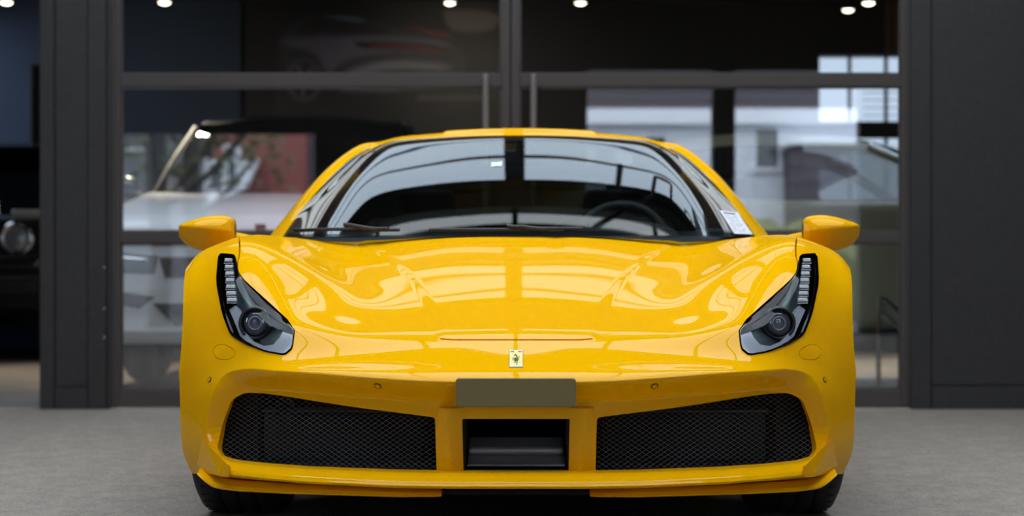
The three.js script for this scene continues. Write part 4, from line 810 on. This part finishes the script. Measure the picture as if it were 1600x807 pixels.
// large dark print of a car's tail on the back wall
{
  const cv = document.createElement('canvas'); cv.width = 1024; cv.height = 700; const g = cv.getContext('2d');
  g.fillStyle = '#08080b'; g.fillRect(0, 0, 1024, 700); g.scale(1, 0.7);
  const blob = (pts, fill, blur = 0) => { g.filter = blur ? `blur(${blur}px)` : 'none'; g.fillStyle = fill; g.beginPath(); g.moveTo(...pts[0]); for (let i = 1; i < pts.length; i++) { const a = pts[i], b = pts[(i + 1) % pts.length]; g.quadraticCurveTo(a[0], a[1], (a[0] + b[0]) / 2, (a[1] + b[1]) / 2); } g.closePath(); g.fill(); g.filter = 'none'; };
  blob([[760, 40], [1024, 30], [1024, 170], [860, 190], [780, 160]], '#6a6060', 8);
  blob([[10, 260], [60, 90], [260, 60], [460, 110], [640, 190], [800, 220], [880, 330], [860, 470], [600, 560], [300, 560], [60, 500]], '#2c2c38', 6);
  blob([[90, 250], [120, 110], [280, 78], [440, 120], [560, 190], [330, 196]], '#101016', 6);
  blob([[20, 230], [140, 190], [330, 200], [620, 210], [800, 240], [800, 300], [500, 300], [300, 360], [240, 460], [180, 300], [60, 270]], '#6a6a80', 12);
  blob([[300, 420], [480, 330], [820, 380], [800, 420], [520, 400], [360, 460]], '#9292a6', 12);
  blob([[360, 240], [560, 235], [800, 270], [790, 300], [560, 285], [380, 280]], '#0d0d10', 4);
  blob([[420, 258], [560, 248], [780, 285], [770, 300], [560, 272], [430, 276]], '#8a2030', 4);
  blob([[560, 130], [720, 170], [830, 200], [800, 215], [680, 190]], '#7a2c3a', 5);
  blob([[200, 80], [330, 84], [420, 110], [400, 120], [300, 104]], '#6f8ca2', 4);
  g.strokeStyle = '#4c4c5e'; g.lineWidth = 26; g.filter = 'blur(3px)'; g.beginPath(); g.ellipse(130, 470, 72, 120, 0, 0, 7); g.stroke();
  g.lineWidth = 12; g.strokeStyle = '#8a808e'; for (let k = 0; k < 5; k++) { g.beginPath(); g.moveTo(130, 470); g.lineTo(130 + 58 * Math.cos(k * 1.257 + 0.4), 470 + 100 * Math.sin(k * 1.257 + 0.4)); g.stroke(); }
  g.filter = 'blur(6px)'; g.fillStyle = '#5c5c70'; g.fillRect(300, 520, 260, 22); g.fillRect(560, 500, 230, 26); g.fillStyle = '#4c4656'; g.fillRect(640, 560, 340, 36); g.filter = 'none';
  const t = new THREE.CanvasTexture(cv); t.colorSpace = THREE.SRGBColorSpace;
  const d = 16.93, p = thing('wall_print', 'large dark framed print of a sports car tail on the back wall', 'poster', [0, 0, GZ(d)]);
  const x0 = gx(431, d), x1 = gx(781, d), y0 = gy(262, d), y1 = gy(4, d);
  part(p, 'print_sheet', new THREE.PlaneGeometry(x1 - x0, y1 - y0).translate((x0 + x1) / 2, (y0 + y1) / 2, 0.012), std(0xffffff, 0.5, 0, { map: t }));
  part(p, 'frame', box(x0 - 0.02, x1 + 0.02, y0 - 0.02, y1 + 0.02, -0.02, 0.01), blackWall);
}
{ // dark screen on the navy wall
  const d = 16.8, s = thing('wall_screen', 'tall dark switched-off screen on the navy wall', 'screen', [gx(75, d), gy(181, d), GZ(d)]);
  part(s, 'display', box(-0.155, 0.155, -0.49, 0.49, -0.08, 0.0, 0.006), glossBlack); part(s, 'bezel', [box(-0.165, -0.155, -0.5, 0.5, -0.09, 0.006), box(0.155, 0.165, -0.5, 0.5, -0.09, 0.006), box(-0.165, 0.165, 0.49, 0.5, -0.09, 0.006), box(-0.165, 0.165, -0.5, -0.49, -0.09, 0.006)], satinBlack);
}
// window at the back right: bars and slatted blind, wooden cladding round it
{
  const d = 17.05, z = GZ(d), x0 = 2.98, x1 = 3.9, w = new THREE.Group(); w.name = numbered('window_20'); w.userData.kind = 'structure'; scene.add(w);
  part(w, 'pane', new THREE.PlaneGeometry(x1 - x0, 1.74).translate((x0 + x1) / 2, 1.97, z - 0.08), bandGlassBack());
  for (const p of [1328, 1385]) part(w, 'mullion', box(gx(p - 2.4, d), gx(p + 2.4, d), 1.1, 2.84, z - 0.05, z), std(rgb(0.06, 0.045, 0.04), 0.6));
  part(w, 'crossbar', box(x0, x1, gy(216, d), gy(190, d), z - 0.05, z + 0.01), blackWall);
  for (let y = 1.14; y < 2.5; y += 0.075) part(w, 'blind_slat', box(gx(1350, d), x1, y, y + 0.004, z - 0.075, z - 0.02).rotateX(0), std(rgb(0.5, 0.55, 0.58), 0.6));
  function bandGlassBack() { return phys(rgb(0.17, 0.18, 0.19), 0.0, { transmission: 1, ior: 1.3 }); }
  const wood = std(rgb(0.17, 0.085, 0.04), 0.55), panel = thing('wood_cladding', 'brown wooden slat cladding beside the showroom window', 'cladding', [0, 0, z + 0.1]);
  for (let k = 0; k < 7; k++) { const x = gx(1381, d) + k * 0.075; part(panel, 'slat', box(x, x + 0.05, gy(84, d), 3.35, -0.04, 0, 0.004), wood); part(panel, 'slat', box(x, x + 0.05, 0.0, 1.08, -0.04, 0, 0.004), wood); }
}
{ // chrome hand rail before the olive car's nose
  const d = 9.9, r = thing('hand_rail', 'sloping chrome hand rail between the olive car and the door', 'railing', [0, 0, GZ(9.75)]);
  const q = (p, y) => [gx(p, d), gy(y, d), 0];
  part(r, 'upper_tube', tube([q(1370, 467), q(1396, 488), q(1450, 528)], 0.016, 12, 10), chrome); part(r, 'lower_tube', tube([q(1362, 482), q(1396, 512), q(1450, 556)], 0.012, 12, 10), chrome);
  part(r, 'post', tube([q(1366, 464), q(1364, 520), q(1364, 618.5)], 0.014, 8, 10), chrome); part(r, 'post', tube([q(1446, 524), q(1446, 560), q(1446, 618.5)], 0.014, 8, 10), chrome);
}
{ // black pipes hung before the tall glazing; the windscreen mirrors them
  const r = thing('pipe_run', 'black bent pipes with a valve hung before the glazing over the doors', 'pipe', [-0.5, 0.05, WZ + 0.35]);
  const bend = (pts) => { const c = new THREE.CurvePath(), v = pts.map((q) => new THREE.Vector3(...q)); for (let i = 1; i < v.length; i++) c.add(new THREE.LineCurve3(v[i - 1], v[i])); return new THREE.TubeGeometry(c, 60, 0.022, 8); };
  part(r, 'pipe', bend([[1.2, 3.55, 0], [1.2, 4.25, 0], [2.6, 4.25, 0]]), darkSteel); part(r, 'pipe', bend([[1.05, 4.6, 0.05], [1.5, 4.0, 0.05], [1.5, 3.6, 0.05], [1.75, 3.6, 0.05], [1.75, 4.0, 0.05], [2.6, 4.0, 0.05]]), darkSteel);
  part(r, 'valve', new THREE.TorusGeometry(0.06, 0.014, 8, 20).translate(2.05, 3.88, 0.05), darkSteel);
  part(r, 'wall_bracket', box(2.3, 2.34, 3.9, 4.35, -0.36, 0.06), darkSteel);
}
// spotlights under the showroom ceiling
for (const [p, y, d, power, where] of [[10, 2, 13.5, 9, 'over the black off-roader'], [257, 2, 13, 34, 'above the left edge of the white vehicle'], [703, 3, 14.5, 6, 'in front of the wall print'], [907, 3, 14.5, 40, 'to the right of the wall print'], [1325, 14, 14.5, 30, 'farther of the pair near the wooden slats'], [1357, 3, 13.2, 30, 'nearer of the pair by the wooden slats']]) {
  const l = thing('ceiling_spotlight', 'round warm ceiling spotlight ' + where, 'lamp', [gx(p, d), gy(y, d), GZ(d)], 0, 'ceiling spotlights in the showroom');
  const ceil = 3.36 - gy(y, d), can = part(l, 'lamp_housing', new THREE.LatheGeometry([[0.03, 0.16], [0.05, 0.15], [0.055, 0.0], [0.05, -0.01], [0.045, 0.0]].map((q) => new THREE.Vector2(...q)), 24), satinBlack);
  part(l, 'stem', cyl(0.008, 0.008, ceil - 0.15, 8).translate(0, (ceil + 0.15) / 2, 0), satinBlack);
  part(l, 'lamp_lens', new THREE.SphereGeometry(0.044, 20, 10).scale(1, 0.5, 1).translate(0, -0.005, 0), new THREE.MeshStandardMaterial({ color: 0xffffff, emissive: rgb(1, 0.86, 0.66), emissiveIntensity: 9 }));
  const lamp = new THREE.SpotLight(rgb(1, 0.84, 0.62), power, 0, 0.75, 0.6, 2); lamp.position.set(0, -0.04, 0); lamp.target.position.set(0, ...(/front of|black/.test(where) ? [-0.9, -2.4] : [-3, 0.6])); lamp.castShadow = true; lamp.shadow.radius = 2; l.add(lamp); l.add(lamp.target);
}
// ---------- the street behind the camera, mirrored in the doors
const mx = (p, z) => (p - 800) * (z - 2 * WZ + CAM_Z) / FPX, my = (p, z) => CAM_H - (p - HORIZON) * (z - 2 * WZ + CAM_Z) / FPX;
const render_ = std(rgb(0.82, 0.85, 0.90), 0.85), slate = std(rgb(0.10, 0.085, 0.095), 0.8), brick = std(rgb(0.27, 0.075, 0.065), 0.85), trimWhite = std(rgb(0.85, 0.88, 0.92), 0.6), darkPane = phys(rgb(0.03, 0.04, 0.05), 0.08, { clearcoat: 1 });
{
  const Z = 20, h = thing('white_house', 'white rendered house with dark slate mansard across the street', 'house', [0, 0, Z]);
  const X = (p) => mx(p, Z), Y = (p) => my(p, Z);
  part(h, 'wall', box(0.9, 9, -0.05, Y(176), 0, 6), render_);
  part(h, 'mansard', new THREE.ExtrudeGeometry(new THREE.Shape([[0, Y(174)], [0.9, 6.6], [5, 6.8], [6, Y(174)]].map((p) => new THREE.Vector2(...p))), { depth: 8.4, bevelEnabled: false }).rotateY(-Math.PI / 2).translate(9.1, 0, -0.1), slate);
  for (let k = 0; k < 14; k++) part(h, 'slate_course', box(0.75, 9.1, Y(170) + k * 0.17, Y(170) + k * 0.17 + 0.02, -0.12 + k * 0.053, 0.1 + k * 0.053), slate);
  part(h, 'eaves', box(0.7, 9.15, Y(196), Y(172), -0.35, 0.1, 0.02), trimWhite);
  for (const [a, b, c, d] of [[1182, 1216, 203, 262], [930, 960, 215, 290], [1010, 1040, 215, 290], [1480, 1520, 215, 290]]) { const w = part(h, 'window', box(X(a), X(b), Y(d), Y(c), -0.03, 0.02), darkPane); part(w, 'window_frame', [box(X(a) - 0.06, X(a), Y(d), Y(c), -0.06, 0.02), box(X(b), X(b) + 0.06, Y(d), Y(c), -0.06, 0.02), box(X(a) - 0.1, X(b) + 0.1, Y(d) - 0.08, Y(d), -0.1, 0.02)], trimWhite); }
  const ext = part(h, 'slate_clad_bay', box(X(1226), X(1420), -0.05, Y(234), -1.2, 0), slate);
  part(ext, 'bay_roof', box(X(1218), X(1430), Y(234), Y(226), -1.35, 0, 0.02), trimWhite);
  for (let k = 0; k < 9; k++) part(ext, 'slate_course', box(X(1226) - 0.01, X(1420), 0.6 + k * 0.3, 0.62 + k * 0.3, -1.22, 0), slate);
}
{
  const Z = 22, h = thing('brick_house', 'red brick house with a white gabled dormer across the street', 'house', [0, 0, Z]);
  const X = (p) => mx(p, Z), Y = (p) => my(p, Z);
  part(h, 'wall', box(X(330), X(478), -0.05, 4.6, 0, 6), brick);
  for (let k = 0; k < 40; k++) part(h, 'mortar_course', box(X(330), X(478), 0.5 + k * 0.1, 0.512 + k * 0.1, -0.004, 0.01), std(rgb(0.35, 0.2, 0.18), 0.9));
  part(h, 'roof', new THREE.ExtrudeGeometry(new THREE.Shape([[-0.3, 4.5], [3, 6.5], [6.3, 4.5]].map((p) => new THREE.Vector2(...p))), { depth: X(478) - X(330) + 0.4, bevelEnabled: false }).rotateY(-Math.PI / 2).translate(X(478) + 0.2, 0, 0), slate);
  const gable = part(h, 'white_gable', new THREE.ExtrudeGeometry(new THREE.Shape([[X(330), Y(320)], [X(388), Y(296)], [X(408), Y(250)], [X(378), Y(250)], [X(378), Y(228)], [X(352), Y(228)], [X(352), Y(250)], [X(330), Y(254)]].map((p) => new THREE.Vector2(...p))), { depth: 0.3, bevelEnabled: false }).translate(0, 0, -0.4), trimWhite);
  for (const [a, b, c, d] of [[334, 350, 258, 296], [362, 372, 256, 296], [358, 372, 234, 248]]) part(gable, 'window_pane', box(X(a), X(b), Y(d), Y(c), -0.44, -0.38), darkPane);
  part(h, 'side_wing', box(X(478), X(494), -0.05, 4.2, 0.3, 5), slate);
}
{
  const Z = 29, h = thing('grey_house', 'long grey rendered house behind the street trees', 'house', [0, 0, Z]);
  part(h, 'wall', box(-17, -5.6, -0.05, 4.4, 0.6, 6), std(rgb(0.22, 0.22, 0.22), 0.9));
  part(h, 'roof', new THREE.ExtrudeGeometry(new THREE.Shape([[0.2, 4.3], [3.2, 7], [6.4, 4.3]].map((p) => new THREE.Vector2(...p))), { depth: 11.8, bevelEnabled: false }).rotateY(-Math.PI / 2).translate(-5.4, 0, 0), slate);
  for (let i = 0; i < 5; i++) for (const y of [0.9, 2.7]) { const x = -15.8 + i * 2.1, w = part(h, 'window', box(x, x + 0.9, y, y + 1.1, 0.57, 0.65), darkPane); part(w, 'window_frame', [box(x - 0.06, x, y, y + 1.1, 0.55, 0.62), box(x + 0.9, x + 0.96, y, y + 1.1, 0.55, 0.62), box(x - 0.06, x + 0.96, y + 1.1, y + 1.16, 0.55, 0.62)], trimWhite); }
}
{
  const Z = 21, hedge = thing('garden_hedge', 'clipped olive hedge in front of the white house', 'hedge', [0, 0, Z - 3.2]);
  const leafMat = std(rgb(0.16, 0.17, 0.07), 0.9); rs = 31;
  for (let k = 0; k < 9; k++) { const g = new THREE.IcosahedronGeometry(0.75, 3), p = g.attributes.position; for (let i = 0; i < p.count; i++) { const f = 1 + 0.12 * Math.sin(p.getX(i) * 17 + k) * Math.sin(p.getY(i) * 19) + 0.06 * Math.sin(p.getZ(i) * 41 + p.getX(i) * 37); p.setXYZ(i, p.getX(i) * f * 0.9, p.getY(i) * f * 1.15 + 0.85, p.getZ(i) * f * 0.7); } g.computeVertexNormals(); part(hedge, 'bush', g.translate(1.6 + k * 0.9, 0, 0), leafMat); }
}
for (const [p, z, h, label] of [[245, 13, 6.4, 'nearer leafy street tree with thick dark trunk'], [300, 18, 7.0, 'sparse street tree right before the brick house'], [120, 22, 8.0, 'tall street tree standing off from the brick house']]) {
  const t = thing('street_tree', label, 'tree', [mx(p, z), -0.05, z], 0, 'trees by the brick house'), bark = std(rgb(0.06, 0.05, 0.042), 0.9);
  rs = Math.round(p * 7); part(t, 'trunk', tube([[0, 0, 0], [0.05, 1.2, 0], [-0.05, 2.6, 0.05], [0.02, h * 0.6, 0]], 0.16, 16, 8), bark);
  const leaves = [];
  for (let k = 0; k < 9; k++) {
    const a = rnd() * 6.28, l = 0.7 + rnd() * 0.8, y0 = 1.6 + rnd() * (h * 0.6 - 1.6), e = [Math.cos(a) * l, y0 + l * 0.9, Math.sin(a) * l];
    part(t, 'branch', tube([[0, y0, 0], [e[0] * 0.5, y0 + l * 0.35, e[2] * 0.5], e], 0.045, 8, 6), bark);
    for (let q = 0; q < 90; q++) { const f = new THREE.PlaneGeometry(0.12, 0.08).rotateX(rnd() * 3).rotateY(rnd() * 6).translate(e[0] + (rnd() - 0.5) * 1.4, e[1] + (rnd() - 0.5) * 1.2, e[2] + (rnd() - 0.5) * 1.4); leaves.push(f); }
  }
  part(t, 'leaves', leaves, std(rgb(0.12, 0.14, 0.06), 0.8, 0, { side: THREE.DoubleSide })).userData.kind = 'stuff';
}
renderer.render(scene, camera);
